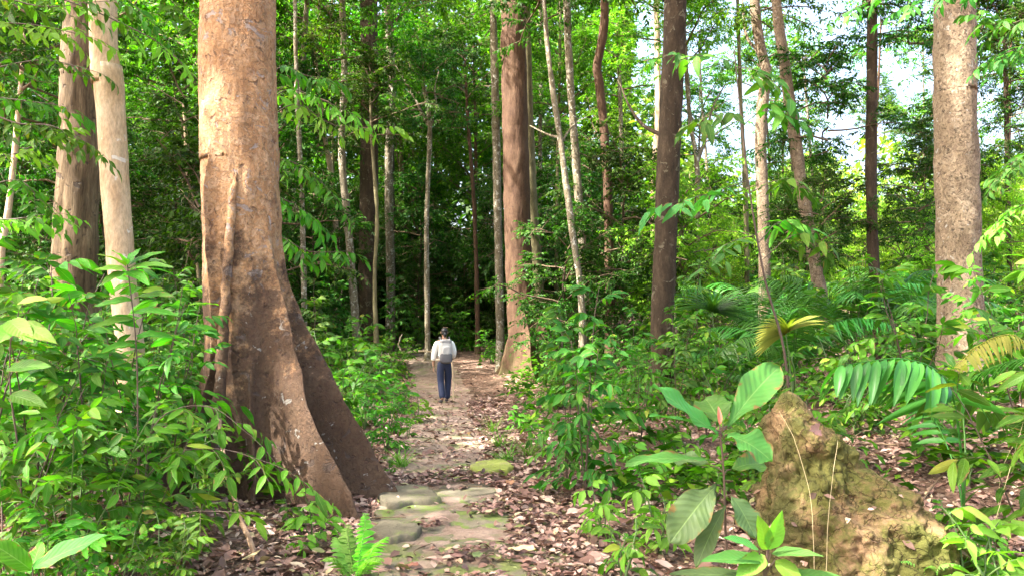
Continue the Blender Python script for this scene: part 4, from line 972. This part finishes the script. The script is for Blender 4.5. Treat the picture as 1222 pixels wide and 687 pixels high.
# a leafy branch that crosses the foot of the huge trunk
Y = 5.05; bx = P(150, 700, Y); base = np.array([bx[0], Y, gz(bx[0], Y)])
r = thing('glossy_leaved_shrub', 'shrub whose glossy leafy branch reaches right across the foot of the huge trunk', 'shrub', base)
def leafy_branch(root, base, px, mat, leafL, ntw, twl, nleaf, tmpl=T_HI, asp=.36, droop=.3, rad=.006, seed=0, name='leafy_branch', start=.25, curve=.35, sm=None, wave=.05):
    rng = np.random.default_rng(seed); pts = smooth_path(np.array([P(*q) for q in px]) - base, 6); m = len(pts)
    u = np.linspace(start, 1, ntw); i = np.minimum((u * (m - 1)).astype(int), m - 2); B = pts[i] + (pts[i + 1] - pts[i]) * (u * (m - 1) - i)[:, None]; t = nrm(pts[i + 1] - pts[i])
    sd = nrm(np.cross(t, [0, 0, 1.])); sg = np.where(np.arange(ntw) % 2, 1, -1)[:, None]
    D = t * .7 + sd * sg * .8 + rng.normal(0, .2, (ntw, 3)); D[-1] = t[-1]
    lv, tw = spray(B, D, twl * rng.uniform(.7, 1.2, ntw), nleaf, leafL, asp, droop, tmpl, rng, curve=curve, wave=wave)
    lo = mesh_obj('foliage', lv[0], lv[1], mat, root, lv[2]); V, Fc = merge([tube(pts, np.linspace(rad, rad * .3, m), 6), twig_tubes(tw, .0025)])
    bo = mesh_obj(name, V, Fc, sm or M_brownstem, root)
leafy_branch(r, base, [(150, 700, Y), (160, 600, Y), (200, 545, Y - .05), (260, 535, Y - .1), (322, 552, Y - .15)], L_near, .155, 9, .3, 7, seed=1, asp=.33)
leafy_branch(r, base, [(150, 700, Y), (155, 590, Y), (190, 500, Y + .1), (250, 485, Y + .1), (300, 520, Y)], L_near, .14, 8, .28, 7, seed=2, asp=.33)
leafy_branch(r, base, [(150, 700, Y), (170, 640, Y - .2), (220, 612, Y - .3), (275, 610, Y - .4)], L_near, .13, 8, .25, 7, seed=3, asp=.33)
leafy_branch(r, base, [(150, 700, Y), (130, 560, Y - .2), (100, 500, Y - .4), (60, 510, Y - .5)], L_near, .15, 8, .28, 7, seed=4, asp=.33)

# hanging leaved sapling right of the chocolate trunk
Y = 8.0; bx = P(936, 470, Y); base = np.array([bx[0], Y, gz(bx[0], Y)])
r = thing('hanging_leaved_sapling', 'slim sapling with big drooping leaves hanging right of the chocolate trunk', 'sapling', base)
mesh_obj('stem', *tube(smooth_path(np.array([P(946, 520, Y), P(936, 420, Y), P(912, 330, Y), P(892, 210, Y), P(876, 60, Y)]) - base + [[0, 0, -.2], [0, 0, 0], [0, 0, 0], [0, 0, 0], [0, 0, 0]], 6), np.linspace(.016, .006, 25), 7), M_brownstem, r)
BR = [([(876, 75, Y), (850, 68, Y - .1), (800, 66, Y - .2)], 6, .25), ([(878, 80, Y), (905, 85, Y - .2), (935, 110, Y - .4)], 6, .25), ([(884, 140, Y), (860, 135, Y - .3), (830, 145, Y - .5)], 6, .25), ([(886, 150, Y), (915, 130, Y - .2), (945, 140, Y - .3)], 6, .23),
      ([(893, 215, Y), (850, 230, Y - .3), (790, 245, Y - .5)], 7, .26), ([(895, 230, Y), (930, 215, Y - .2), (960, 225, Y)], 6, .23), ([(903, 280, Y), (870, 290, Y - .2), (850, 310, Y - .3)], 5, .24), ([(910, 310, Y), (950, 280, Y), (990, 300, Y)], 6, .22), ([(905, 290, Y), (930, 265, Y + .3), (960, 270, Y + .5)], 6, .23)]
for k, (p, n, L) in enumerate(BR): leafy_branch(r, base, p, L_big if k in (4, 6) else L_darknear, L, n, .18, 3, T_OV, .34, .32, .005, 30 + k, start=.35, curve=.25, wave=.06)

# bright leaves hanging in from the left above, on a small tree that stands outside the frame
Y = 8.2; bx = P(-150, 600, Y); base = np.array([bx[0], Y, gz(bx[0], Y)])
r = thing('overhanging_tree', 'small tree just out of frame whose bright leafy branches hang in at the top left', 'tree', base)
mesh_obj('trunk', *tube(smooth_path(np.array([[0, 0, -.1], [.1, 0, 1.5], [.05, .1, 3], [.25, 0, 4.6], [.3, 0, 6.0]]), 6), np.linspace(.07, .02, 25), 8), B_twig, r)
K = 0
for px in [[(-130, 60), (-40, 30), (40, 30), (110, 45)], [(-130, 90), (-30, 85), (50, 72), (112, 85)], [(-130, 130), (-60, 110), (10, 118), (66, 125)], [(-130, 180), (-60, 170), (10, 185), (62, 160)], [(-130, 200), (-40, 225), (20, 215), (50, 240)],
           [(-130, 20), (-20, -5), (50, 8), (120, 2)], [(-140, 260), (-60, 250), (0, 262), (60, 255)], [(-130, 20), (0, -30), (120, -20), (180, 25)], [(-130, 10), (0, -50), (160, -30), (232, 30)], [(-130, 40), (20, -10), (170, 40), (236, 95)], [(-130, 60), (0, 140), (60, 150), (100, 168)]]:
    leafy_branch(r, base, [(a, b, Y + (.25 * ((K * 3) % 5 - 2))) for a, b in px], L_lime if K % 3 == 0 else L_near, .15, 14, .34, 7, T_MID, .38, .3, .012, 70 + K, start=.2); K += 1
Y = 9.6; bx = P(292, 500, Y); base = np.array([bx[0], Y + .3, gz(bx[0], Y)])
r = thing('screened_tree', 'small tree behind the huge trunk showing only its drooping leafy branches to the right', 'tree', base)
mesh_obj('trunk', *tube(smooth_path(np.array([[0, 0, -.1], [.1, 0, 1.5], [0, .1, 3], [.15, 0, 4.9]]), 6), np.linspace(.06, .02, 19), 8), B_twig, r)
for k, px in enumerate([[(300, 150), (340, 108), (390, 122), (430, 140)], [(300, 160), (350, 125), (400, 150), (462, 150)], [(300, 200), (335, 190), (370, 205), (400, 235)], [(300, 240), (330, 235), (360, 250), (385, 270)], [(300, 120), (335, 80), (365, 90), (395, 95)], [(300, 260), (340, 285), (370, 300), (412, 300)]]):
    leafy_branch(r, base, [(a, b, Y - .1 * k) for a, b in px], L_lime if k in (0, 1) else L_near, .17, 9, .24, 6, T_MID, .38, .5, .008, 90 + k, start=.25, curve=.5)
# top right hanging sprays
Y = 9.0; bx = P(1300, 500, Y); base = np.array([bx[0], Y, gz(bx[0], Y)])
r = thing('overhanging_tree', 'tree outside the right edge whose dark leafy branches hang in at the top right', 'tree', base)
mesh_obj('trunk', *tube(smooth_path(np.array([[0, 0, -.1], [-.1, 0, 1.5], [0, .1, 3], [-.15, 0, 5.5]]), 6), np.linspace(.08, .02, 19), 8), B_twig, r)
for k, px in enumerate([[(1290, 40), (1240, 20), (1200, 30), (1170, 20)], [(1290, 60), (1240, 50), (1210, 60), (1185, 70)], [(1290, 0), (1230, -20), (1150, -10), (1080, 10)], [(1290, -10), (1200, -30), (1080, -15), (1010, 15)], [(1300, 270), (1250, 240), (1210, 250), (1180, 275)], [(1300, 200), (1250, 180), (1215, 190), (1190, 215)]]):
    leafy_branch(r, base, [(a, b, Y + .2 * k) for a, b in px], L_lime if k == 4 else L_darknear, .17, 12, .3, 7, T_MID, .4, .4, .01, 190 + k, start=.2)

# ------------------------------------------------------------------ termite mound, roots, dead wood
def mound():
    cy = 4.75; cx = (1010 - 611) / F * cy; g = gz(cx, cy)
    nth, nz = 320, 200; th = np.linspace(-np.pi, np.pi, nth, endpoint=False); t = np.linspace(0, 1, nz)
    rows = np.array([(712, 885, 1175), (690, 898, 1158), (660, 903, 1142), (620, 908, 1120), (590, 911, 1075), (560, 914, 1030), (530, 917, 1003), (500, 923, 982), (482, 929, 966), (471, 938, 953)], float)
    zr = np.array([P(611, r[0], cy)[2] for r in rows]) - g; zr[0] = -.1
    cr_ = ((rows[:, 1] + rows[:, 2]) / 2 - 611) / F * cy - cx; hr = (rows[:, 2] - rows[:, 1]) / 2 / F * cy
    zt = zr[0] + (zr[-1] + .02 - zr[0]) * t; cc = np.interp(zt, zr, cr_); hh = np.interp(zt, zr, hr); k_ = np.ones(15) / 15
    cc = np.convolve(np.pad(cc, 7, 'edge'), k_, 'valid'); hh = np.convolve(np.pad(hh, 7, 'edge'), k_, 'valid'); hh[-6:] *= np.array([.95, .85, .7, .5, .28, .02]); H = zt[-1]
    T, TH = np.meshgrid(t, th, indexing='ij')
    X = cc[:, None] + hh[:, None] * np.cos(TH); Yv = .8 * (hh[:, None] + .04 * (hh[:, None] > .03)) * np.sin(TH) + .1 * T; Z = zt[:, None] + 0 * TH
    n3 = np.stack([X, Yv, Z], -1)
    d = .06 * fbm(n3 * 3.2, 3) + .032 * fbm(n3 * 8 + 4, 5) + .02 * np.abs(fbm(n3 * 5.5 + 14, 3))
    v = fbm(n3 * 5 + 9, 3); d += .02 * np.clip(v * 2, -1, 1) ; d -= .018 * np.exp(-(fbm(n3 * 5.1 + 40, 4) / .12) ** 2); d += .014 * fbm(n3 * 24, 4)
    d *= np.clip((1 - T) * 8, .1, 1)
    X = X + d * np.cos(TH); Yv = Yv + d * np.sin(TH); Z = Z + .3 * d
    # right hand shoulder
    V = np.stack([X, Yv, Z], -1).reshape(-1, 3); i = np.arange(nz - 1)[:, None] * nth; j = np.arange(nth)[None]; j2 = (j + 1) % nth
    Fc = np.stack([i + j, i + j2, i + nth + j2, i + nth + j], -1).reshape(-1, 4)
    rng = np.random.default_rng(2); Vg = V.reshape(nz, nth, 3); ii = rng.integers(8, 120, 90); jj = rng.integers(0, nth, 90); q = Vg[ii, jj] + [0, 0, .008]
    ou = nrm(np.stack([np.cos(th[jj]), np.sin(th[jj]), np.full(90, .9)], -1)); a = rng.uniform(0, 6.28, 90); L = rng.uniform(.03, .08, 90)
    lv = leaves(q + ou * .004, np.stack([np.cos(a), np.sin(a), rng.normal(-.3, .3, 90)], -1), ou + rng.normal(0, .2, (90, 3)), L, L * .5, leaf_template(4, 3), droop=.1, fold=.3)
    lo = tag(mesh_obj('leaf_litter_on_mound', lv[0], lv[1], L_litter, uv=lv[2]), kind='stuff'); lo.location = (cx, cy, g)
    m, n, b, o = mat_new('mound_earth'); tc = N(n, 'TexCoord'); vv = tc.outputs['Object']
    col = ramp(n, noise(n, vv, 4, 7, .65), [(.3, (.12, .072, .036)), (.5, (.23, .145, .075)), (.68, (.34, .22, .12))])
    col = mixc(n, .8, col, ramp(n, noise(n, vv, 40, 7, .75), [(.3, g3(.5)), (.7, g3(1.25))]), 'MULTIPLY')
    mo = math_(n, 'ADD', noise(n, vv, 2.6, 6, .65), math_(n, 'MULTIPLY', math_(n, 'SUBTRACT', noise(n, vv, 34, 5, .8), .5), .35))
    col = mixc(n, ramp(n, mo, [(.40, g3(0)), (.53, g3(.85))]), col, (.095, .105, .022))
    sx = N(n, 'SeparateXYZ'); n.links.new(vv, sx.inputs[0])
    lf = ramp(n, math_(n, 'ADD', math_(n, 'MULTIPLY', sx.outputs[0], -1.6), math_(n, 'SUBTRACT', noise(n, vv, 5, 5, .6), .5)), [(.48, g3(0)), (.75, g3(.8))])
    col = mixc(n, lf, col, (.055, .055, .018))
    # cracks between lumps
    vo = N(n, 'TexVoronoi', feature='DISTANCE_TO_EDGE', i_Scale=9.0); wn = N(n, 'VectorMath', operation='MULTIPLY_ADD')
    nz_ = N(n, 'TexNoise', i_Scale=6.0, i_Detail=5.0); n.links.new(vv, nz_.inputs['Vector']); n.links.new(nz_.outputs['Color'], wn.inputs[0]); wn.inputs[1].default_value = (.35,) * 3; n.links.new(vv, wn.inputs[2]); n.links.new(wn.outputs[0], vo.inputs['Vector'])
    cr = ramp(n, vo.outputs['Distance'], [(0, g3(1)), (.045, g3(0))]); col = mixc(n, math_(n, 'MULTIPLY', cr, ramp(n, noise(n, vv, 3, 2), [(.45, g3(0)), (.6, g3(.8))])), col, (.05, .03, .018))
    n.links.new(col, b.inputs['Base Color']); b.inputs['Roughness'].default_value = .95; b.inputs['Specular IOR Level'].default_value = .15
    bp = N(n, 'Bump', i_Strength=1, i_Distance=.02); n.links.new(math_(n, 'ADD', noise(n, vv, 32, 8, .8), math_(n, 'MULTIPLY', cr, -.6)), bp.inputs['Height']); n.links.new(bp.outputs[0], b.inputs['Normal'])
    ob = mesh_obj('termite_mound', V, Fc, m); ob.location = (cx, cy, g)
    tag(ob, 'earthen termite mound with a pointed top and mossy lumps at the bottom right', 'termite mound')
mound()

def stick(name, label, cat, px, r0, r1, mat, group=None, sides=7, jig=.01, seed=0):
    pts = smooth_path(np.array([P(*q) for q in px]), 6); rng = np.random.default_rng(seed); pts = pts + rng.normal(0, jig, pts.shape) * np.array([1, 1, 1.]); base = pts[0].copy()
    o = mesh_obj(name, *tube(pts - base, np.linspace(r0, r1, len(pts)), sides), mat); o.location = base
    return tag(o, label, cat, group)
stick('liana', 'brown liana running down in front of the huge trunk to the ground at its left', 'liana', [(322, 700, 5.5), (300, 650, 5.6), (283, 606, 5.8), (270, 560, 6.1), (262, 500, 6.35)], .020, .015, B_root, jig=.003)
for k, (px, lab) in enumerate([([(985, 700, 4.0), (990, 600, 4.0), (1000, 525, 4.05)], 'dry straw stem rising in front of the middle of the mound'), ([(972, 690, 4.1), (968, 600, 4.1), (950, 530, 4.1), (930, 490, 4.1)], 'dry bent straw stem in front of the left side of the mound'),
                               ([(1188, 620, 4.6), (1205, 560, 4.6), (1222, 500, 4.6)], 'dry straw stem leaning right at the right edge'), ([(1190, 625, 4.7), (1196, 560, 4.7), (1216, 520, 4.7)], 'shorter dry straw stem beside the leaning one at the right edge')]):
    stick('dry_stem', lab, 'dry stem', px, .0017, .0009, M_straw, 'dry stems', 5, .001)
stick('fallen_branch', 'pale fallen branch lying across the far end of the path left of the walker', 'fallen branch', [(455, 424, 24), (480, 420, 24.2), (505, 419, 24.5), (520, 421, 24.4)], .05, .02, B_pale)
stick('dead_twig', 'pale forked dead twig standing up left of the walker', 'dead twig', [(478, 418, 24), (476, 408, 24), (480, 398, 24)], .03, .012, B_pale)
rs2 = random.Random(9)
for k in range(16):
    x = rs2.uniform(1.7, 5.4); y = rs2.uniform(5.4, 9); a = rs2.uniform(0, 6.28); L = rs2.uniform(.3, .9)
    z = gz(x, y) + .03; pts = np.array([[x, y, z], [x + math.cos(a) * L * .5, y + math.sin(a) * L * .5, gz(x + math.cos(a) * L * .5, y + math.sin(a) * L * .5) + rs2.uniform(.04, .14)], [x + math.cos(a) * L, y + math.sin(a) * L, gz(x + math.cos(a) * L, y + math.sin(a) * L) + .03]])
    p = smooth_path(pts, 5); o = mesh_obj('dead_twig', *tube(p - p[0], np.linspace(.009, .004, len(p)), 6), B_twig); o.location = p[0]; tag(o, 'crooked brown dead twig lying on the litter behind the mound', 'dead twig', 'dead twigs on the litter behind the mound')

for k in range(14):
    y = rs2.uniform(4.9, 10); x = float(pathx(y)) + rs2.choice((-1, 1)) * rs2.uniform(.1, 1.3); a = rs2.uniform(0, 6.28); L = rs2.uniform(.15, .45)
    pts = [np.array([x + math.cos(a) * L * u + .03 * math.sin(5 * u + k), y + math.sin(a) * L * u, gz(x + math.cos(a) * L * u, y + math.sin(a) * L * u) + .045]) for u in (0, .3, .6, 1)]
    p = smooth_path(pts, 4); o = mesh_obj('dead_twig', *tube(p - p[0], np.linspace(.006, .0025, len(p)), 6), B_twig); o.location = p[0]; tag(o, 'thin dead twig lying on the leaves of the path', 'dead twig', 'dead twigs on the path')

def fallen_leaf(px, py, Y0, L, W, mat, lab, a=0, nm=(0, -.3, 1), droop=.1, dz=.03, z=None):
    Yg = Y0; p = P(px, py, Yg); zz = gz(p[0], Yg) + dz if z is None else z
    V, Fc, UV = leaves([[0, 0, 0]], [[math.cos(a), math.sin(a), .12]], [nm], L, W, T_OV, droop=droop, fold=.3, wave=.12, rng=np.random.default_rng(int(px)))
    o = mesh_obj('fallen_leaf', V, Fc, mat, None, UV); o.location = (p[0], Yg, zz); tag(o, lab, 'fallen leaf', 'large fallen leaves')
def deadm(name, c): return leaf_mat(name, [(0, c), (1, tuple(x * 1.15 for x in c))], .08, veins=True, rough=.6)
D1 = deadm('pink_dead_leaf', (.42, .24, .18)); D2 = deadm('tan_dead_leaf', (.46, .34, .2)); D3 = deadm('green_fallen_leaf', (.11, .16, .07)); D4 = deadm('brown_dead_leaf', (.22, .11, .065))
for q in [(566, 657, 5.55, .13, .075, D3, 'dull green fallen leaf lying on the mossy slab'), (640, 652, 5.7, .2, .08, D2, 'large tan dead leaf on the right edge of the lowest slab'), (545, 658, 5.5, .1, .055, D2, 'tan dead leaf just left of the green fallen one'),
          (1125, 630, 4.55, .26, .12, D1, 'big pinkish dead leaf leaning on the right foot of the mound'), (1180, 610, 4.75, .3, .12, D1, 'big pinkish dead leaf near the dry stems at the right edge'), (610, 560, 8.0, .16, .09, D4, 'brown dead leaf beside the mossy lump stone'), (500, 668, 5.35, .09, .05, D4, 'brown dead leaf on the left part of the lowest slab')]:
    fallen_leaf(*q, a=(q[0] * 1.3) % 6.28, dz=.07 if q[0] < 700 else .05)
p = P(978, 512, 4.62); fallen_leaf(978, 512, 4.45, .14, .075, D1, 'pinkish dead leaf caught on the mound just right of its peak', a=-2.2, nm=(.4, -.8, .3), z=p[2] + .02)

# ------------------------------------------------------------------ the walker, seen from behind
def skin(name, V, E, Rr, mat, parent, sub=2, root=0):
    me = bpy.data.meshes.new(name); me.from_pydata([tuple(v) for v in V], E, []); o = link(name, me, parent); me.materials.append(mat)
    mo = o.modifiers.new('skin', 'SKIN'); mo.use_smooth_shade = True; mo.branch_smoothing = .6
    for i, rv in enumerate(Rr):
        sv = me.skin_vertices[0].data[i]; sv.radius = rv if isinstance(rv, tuple) else (rv, rv); sv.use_root = (i == root)
    s = o.modifiers.new('sub', 'SUBSURF'); s.levels = sub; s.render_levels = sub
    return o
Yp = 16.6; fx = P(530, 480, Yp)[0]; fz = float(ground(np.array([fx]), np.array([Yp]))[0]) + .02
walker = thing('person', 'walker seen from behind in a white shirt and navy trousers, going down the leafy path', 'person', (fx, Yp, fz), 0)
walker.scale = (.95,) * 3; walker.rotation_euler = (0, 0, .22)
MS = plain('skin', (.34, .19, .12), .5, .05); MH = plain('black_hair', (.012, .010, .009), .35, .3, 80); MW = plain('white_shirt_cloth', (.86, .85, .80), .8, .05, 12)
MN = plain('navy_trousers_cloth', (.016, .024, .058), .85, .2, 18); MK = plain('dark_shoe', (.03, .026, .025), .5)
# body: pelvis, spine, head, arms, legs as one surface
V = [(0, 0, .86), (0, 0, 1.0), (0, -.01, 1.2), (0, 0, 1.33), (0, .015, 1.41), (0, .02, 1.47), (0, .025, 1.545), (0, .03, 1.60),
     (-.16, 0, 1.30), (-.215, .0, 1.08), (-.225, .06, .86), (-.222, .075, .77),
     (.16, 0, 1.30), (.215, .03, 1.07), (.20, .19, .93), (.185, .27, .95),
     (-.085, 0, .80), (-.07, .03, .46), (-.06, -.16, .12), (-.062, -.05, .05),
     (.085, 0, .80), (.095, .12, .46), (.08, .13, .09), (.09, .25, .035)]
E = [(0, 1), (1, 2), (2, 3), (3, 4), (4, 5), (5, 6), (6, 7), (3, 8), (8, 9), (9, 10), (10, 11), (3, 12), (12, 13), (13, 14), (14, 15), (0, 16), (16, 17), (17, 18), (18, 19), (0, 20), (20, 21), (21, 22), (22, 23)]
Rr = [(.13, .10), (.12, .09), (.15, .10), (.11, .07), .045, .065, (.072, .088), .045, .055, .038, .03, .025, .055, .038, .03, .025, .075, .05, .036, .03, .075, .05, .036, .03]
skin('body', V, E, Rr, MS, walker)
# hands with five fingers each
def hand(c, d, curl, s):
    c = np.array(c); d = nrm(np.array(d, float)); sd = np.array([s, 0, 0.]); fr = nrm(np.cross(sd, d)); parts = []
    vs = [tuple(c), tuple(c + d * .05)]; es = [(0, 1)]; rr = [(.022, .014), (.028, .014)]
    for k, L in enumerate((.06, .07, .066, .052)):
        o = c + d * .055 + fr * (.027 - .018 * k); a = len(vs)
        for q in range(1, 4): vs.append(tuple(o + d * L * q / 3 * (1 - .5 * curl * q / 3) - sd * curl * L * (q / 3) ** 2 * .9)); rr.append(.0085)
        es += [(1, a), (a, a + 1), (a + 1, a + 2)]
    a = len(vs); o = c + fr * .025 + d * .015
    for q in (1, 2): vs.append(tuple(o + (fr * .6 + d * .6) * .025 * q - sd * .012 * q * curl)); rr.append(.0095)
    es += [(0, a), (a, a + 1)]
    skin('hand', vs, es, rr, MS, walker, 1)
hand((-.222, .078, .765), (-.02, .15, -1), .5, -1); hand((.185, .275, .95), (0, .8, .15), 1.0, 1)
# face: eyes, nose, ears, mouth on the far side of the head
bmx = []
def ell(c, r, n=10): 
    u = np.linspace(0, np.pi, n); v = np.linspace(0, 2 * np.pi, 14, endpoint=False); U, Vv = np.meshgrid(u, v, indexing='ij')
    X = np.stack([c[0] + r[0] * np.sin(U) * np.cos(Vv), c[1] + r[1] * np.sin(U) * np.sin(Vv), c[2] + r[2] * np.cos(U)], -1).reshape(-1, 3)
    i = np.arange(n - 1)[:, None] * 14; j = np.arange(14)[None]; j2 = (j + 1) % 14
    return X, np.stack([i + j, i + j2, i + 14 + j2, i + 14 + j], -1).reshape(-1, 4)
mesh_obj('ear', *ell((-.072, .02, 1.515), (.014, .022, .032)), MS, walker); mesh_obj('ear', *ell((.072, .02, 1.515), (.014, .022, .032)), MS, walker)
mesh_obj('nose', *ell((0, .112, 1.51), (.015, .022, .026)), MS, walker); mesh_obj('mouth', *ell((0, .098, 1.468), (.026, .01, .008)), plain('lips', (.4, .16, .13), .5), walker)
for s in (-1, 1): mesh_obj('eye', *ell((s * .03, .098, 1.53), (.013, .01, .008)), plain('eye_white', (.7, .68, .65), .3), walker)
hv, hf = merge([ell((0, .006, 1.553), (.076, .088, .068), 16), ell((0, -.005, 1.515), (.072, .07, .07), 16), ell((0, -.085, 1.47), (.038, .036, .055), 14)])
mesh_obj('hair', hv, hf, MH, walker)
skin('shirt', [(0, 0, .90), (0, -.005, 1.05), (0, -.01, 1.22), (0, 0, 1.335), (0, .01, 1.375), (-.165, 0, 1.30), (-.222, .0, 1.10), (-.232, .045, .90), (.165, 0, 1.30), (.222, .03, 1.09), (.21, .15, .965)],
     [(0, 1), (1, 2), (2, 3), (3, 4), (3, 5), (5, 6), (6, 7), (3, 8), (8, 9), (9, 10)], [(.165, .125), (.155, .12), (.172, .125), (.125, .085), (.062, .058), .072, .062, .055, .072, .062, .055], MW, walker)
skin('trousers', [(0, 0, .97), (0, 0, .86), (-.088, 0, .77), (-.074, .03, .46), (-.062, -.15, .09), (.088, 0, .77), (.098, .12, .46), (.084, .13, .06)],
     [(0, 1), (1, 2), (2, 3), (3, 4), (1, 5), (5, 6), (6, 7)], [(.148, .115), (.15, .12), (.098, .10), .078, (.068, .07), (.098, .10), .078, (.068, .07)], MN, walker)
for s, y in ((-1, -.10), (1, .19)):
    skin('shoe', [(s * .075, y - .07, .045), (s * .082, y, .045), (s * .088, y + .1, .035), (s * .09, y + .15, .03)], [(0, 1), (1, 2), (2, 3)], [.042, .045, (.046, .034), (.036, .025)], MK, walker, 2)
# rucksack on the back, walking stick in the right hand
pk = thing('backpack', 'light grey rucksack with a dark lower half on the back of the walker', 'rucksack', (fx, Yp, fz)); pk.scale = (.95,) * 3; pk.rotation_euler = (0, 0, .22)
Mg = plain('grey_pack_cloth', (.42, .40, .38), .8, .1, 30); Md = plain('dark_pack_cloth', (.10, .095, .10), .8, .2, 30)
def pillow(c, r, e=.55, n=24):
    u = np.linspace(-np.pi / 2, np.pi / 2, n); v = np.linspace(-np.pi, np.pi, 32, endpoint=False); U, W = np.meshgrid(u, v, indexing='ij'); sp = lambda a: np.sign(a) * np.abs(a) ** e
    X = np.stack([c[0] + r[0] * sp(np.cos(U)) * sp(np.cos(W)), c[1] + r[1] * sp(np.cos(U)) * sp(np.sin(W)), c[2] + r[2] * sp(np.sin(U))], -1).reshape(-1, 3)
    X = X + .006 * fbm(X * 22, 3)[:, None]
    i = np.arange(n - 1)[:, None] * 32; j = np.arange(32)[None]; j2 = (j + 1) % 32
    return X, np.stack([i + j, i + j2, i + 32 + j2, i + 32 + j], -1).reshape(-1, 4)
mesh_obj('pack_body', *pillow((0, -.205, 1.12), (.142, .10, .235)), Mg, pk); mesh_obj('lower_pocket', *pillow((0, -.235, .975), (.135, .098, .115)), Md, pk)
mesh_obj('front_pocket', *pillow((0, -.285, 1.14), (.095, .045, .10)), Mg, pk); mesh_obj('lid', *pillow((0, -.195, 1.325), (.13, .105, .05)), plain('lid_cloth', (.27, .255, .25), .8), pk)
for s in (-1, 1):
    mesh_obj('strap', *tube(smooth_path([(s * .09, -.14, 1.30), (s * .10, -.05, 1.405), (s * .10, .07, 1.40), (s * .12, .12, 1.25), (s * .135, .09, 1.05), (s * .13, -.12, .98)], 6), .017, 8), Md, pk)
hs = np.array([.19, .33, .955]); ft = np.array([.235, .30, .0])
st = mesh_obj('walking_stick', *tube(smooth_path([(0, 0, -.02), (.01, .01, .5), (-.05, .03, 1.12)], 6), np.linspace(.013, .018, 13), 8), plain('peeled_wood', (.55, .42, .27), .6)); 
sx_ = fx + .95 * (.235 * math.cos(.22) - .30 * math.sin(.22)); sy_ = Yp + .95 * (.235 * math.sin(.22) + .30 * math.cos(.22)); st.location = (sx_, sy_, gz(sx_, sy_) + .02); st.rotation_euler = (0, 0, .22); tag(st, 'peeled wooden walking stick held in the right hand of the walker', 'walking stick')

# ------------------------------------------------------------------ labels of the repeats, by what they stand between
LM = [(-300, 'the left edge'), (90, 'the dappled trunk'), (142, 'the pale cream trunk'), (290, 'the huge trunk'), (358, 'the thin grey stem'), (413, 'the slender whitish trunk'), (470, 'the speckled trunk'), (511, 'the white forked tree'), (593, 'the thin straight pale trunk'),
      (622, 'the tall brown trunk'), (690, 'the leaning pale trunk'), (724, 'the S shaped trunk'), (797, 'the chocolate trunk'), (908, 'the kinked trunk'), (958, 'the leaning pinkish trunk'), (1041, 'the mossy dark trunk'), (1142, 'the stout scaly trunk'), (1600, 'the right edge')]
LG = [(-300, 'the left edge'), (430, 'the buttress root tip'), (545, 'the path middle'), (695, 'the dark tiered shrub'), (862, 'the big leaved sapling'), (1010, 'the mound peak'), (1135, 'the near palm'), (1600, 'the right edge')]
ORD = ['nearest', 'second nearest', 'third nearest', 'fourth nearest', 'fifth nearest', 'sixth nearest', 'seventh nearest', 'eighth nearest', 'ninth nearest', 'tenth nearest', 'eleventh nearest', 'twelfth nearest', 'thirteenth nearest', 'fourteenth nearest', 'fifteenth nearest', 'sixteenth nearest', 'seventeenth nearest', 'eighteenth nearest', 'nineteenth nearest']
GR = {'tall trees of the wood beyond the path': ('tall wood tree', LM), 'understorey trees in deep shade': ('dark understorey tree', LM), 'sunlit trees at the open edge of the wood': ('low sunlit tree', LM),
      'thin trees against the sky on the right': ('tall thin tree', LM), 'mid height trees against the sky on the right': ('leafy mid height tree', LM), 'seedlings on the forest floor': ('small green seedling', LG), 'dark shrubs behind the left thicket': ('dark shaded shrub', LM),
      'shrubs farther off on the right': ('distant undergrowth shrub', LM), 'shrubs farther off on the left': ('distant shaded shrub', LM), 'dead twigs on the litter behind the mound': ('crooked dead twig', LG), 'dead twigs on the path': ('thin dead path twig', LG)}
cells = {}
for o in list(scene.objects):
    if o.parent is None and o.get('group') in GR:
        nm, lm = GR[o['group']]; q = 611 + o.location.x / max(o.location.y, .5) * F
        k = max(i for i, (a, _) in enumerate(lm) if a <= max(q, -299)); k = min(k, len(lm) - 2); cells.setdefault((o['group'], k), []).append(o)
for (gname, k), lst in cells.items():
    nm, lm = GR[gname]; lst.sort(key=lambda o: o.location.y)
    for i, o in enumerate(lst): o['label'] = '%s%s between %s and %s' % (ORD[min(i, 18)] + ' ' if len(lst) > 1 else '', nm, lm[k][1], lm[k + 1][1])
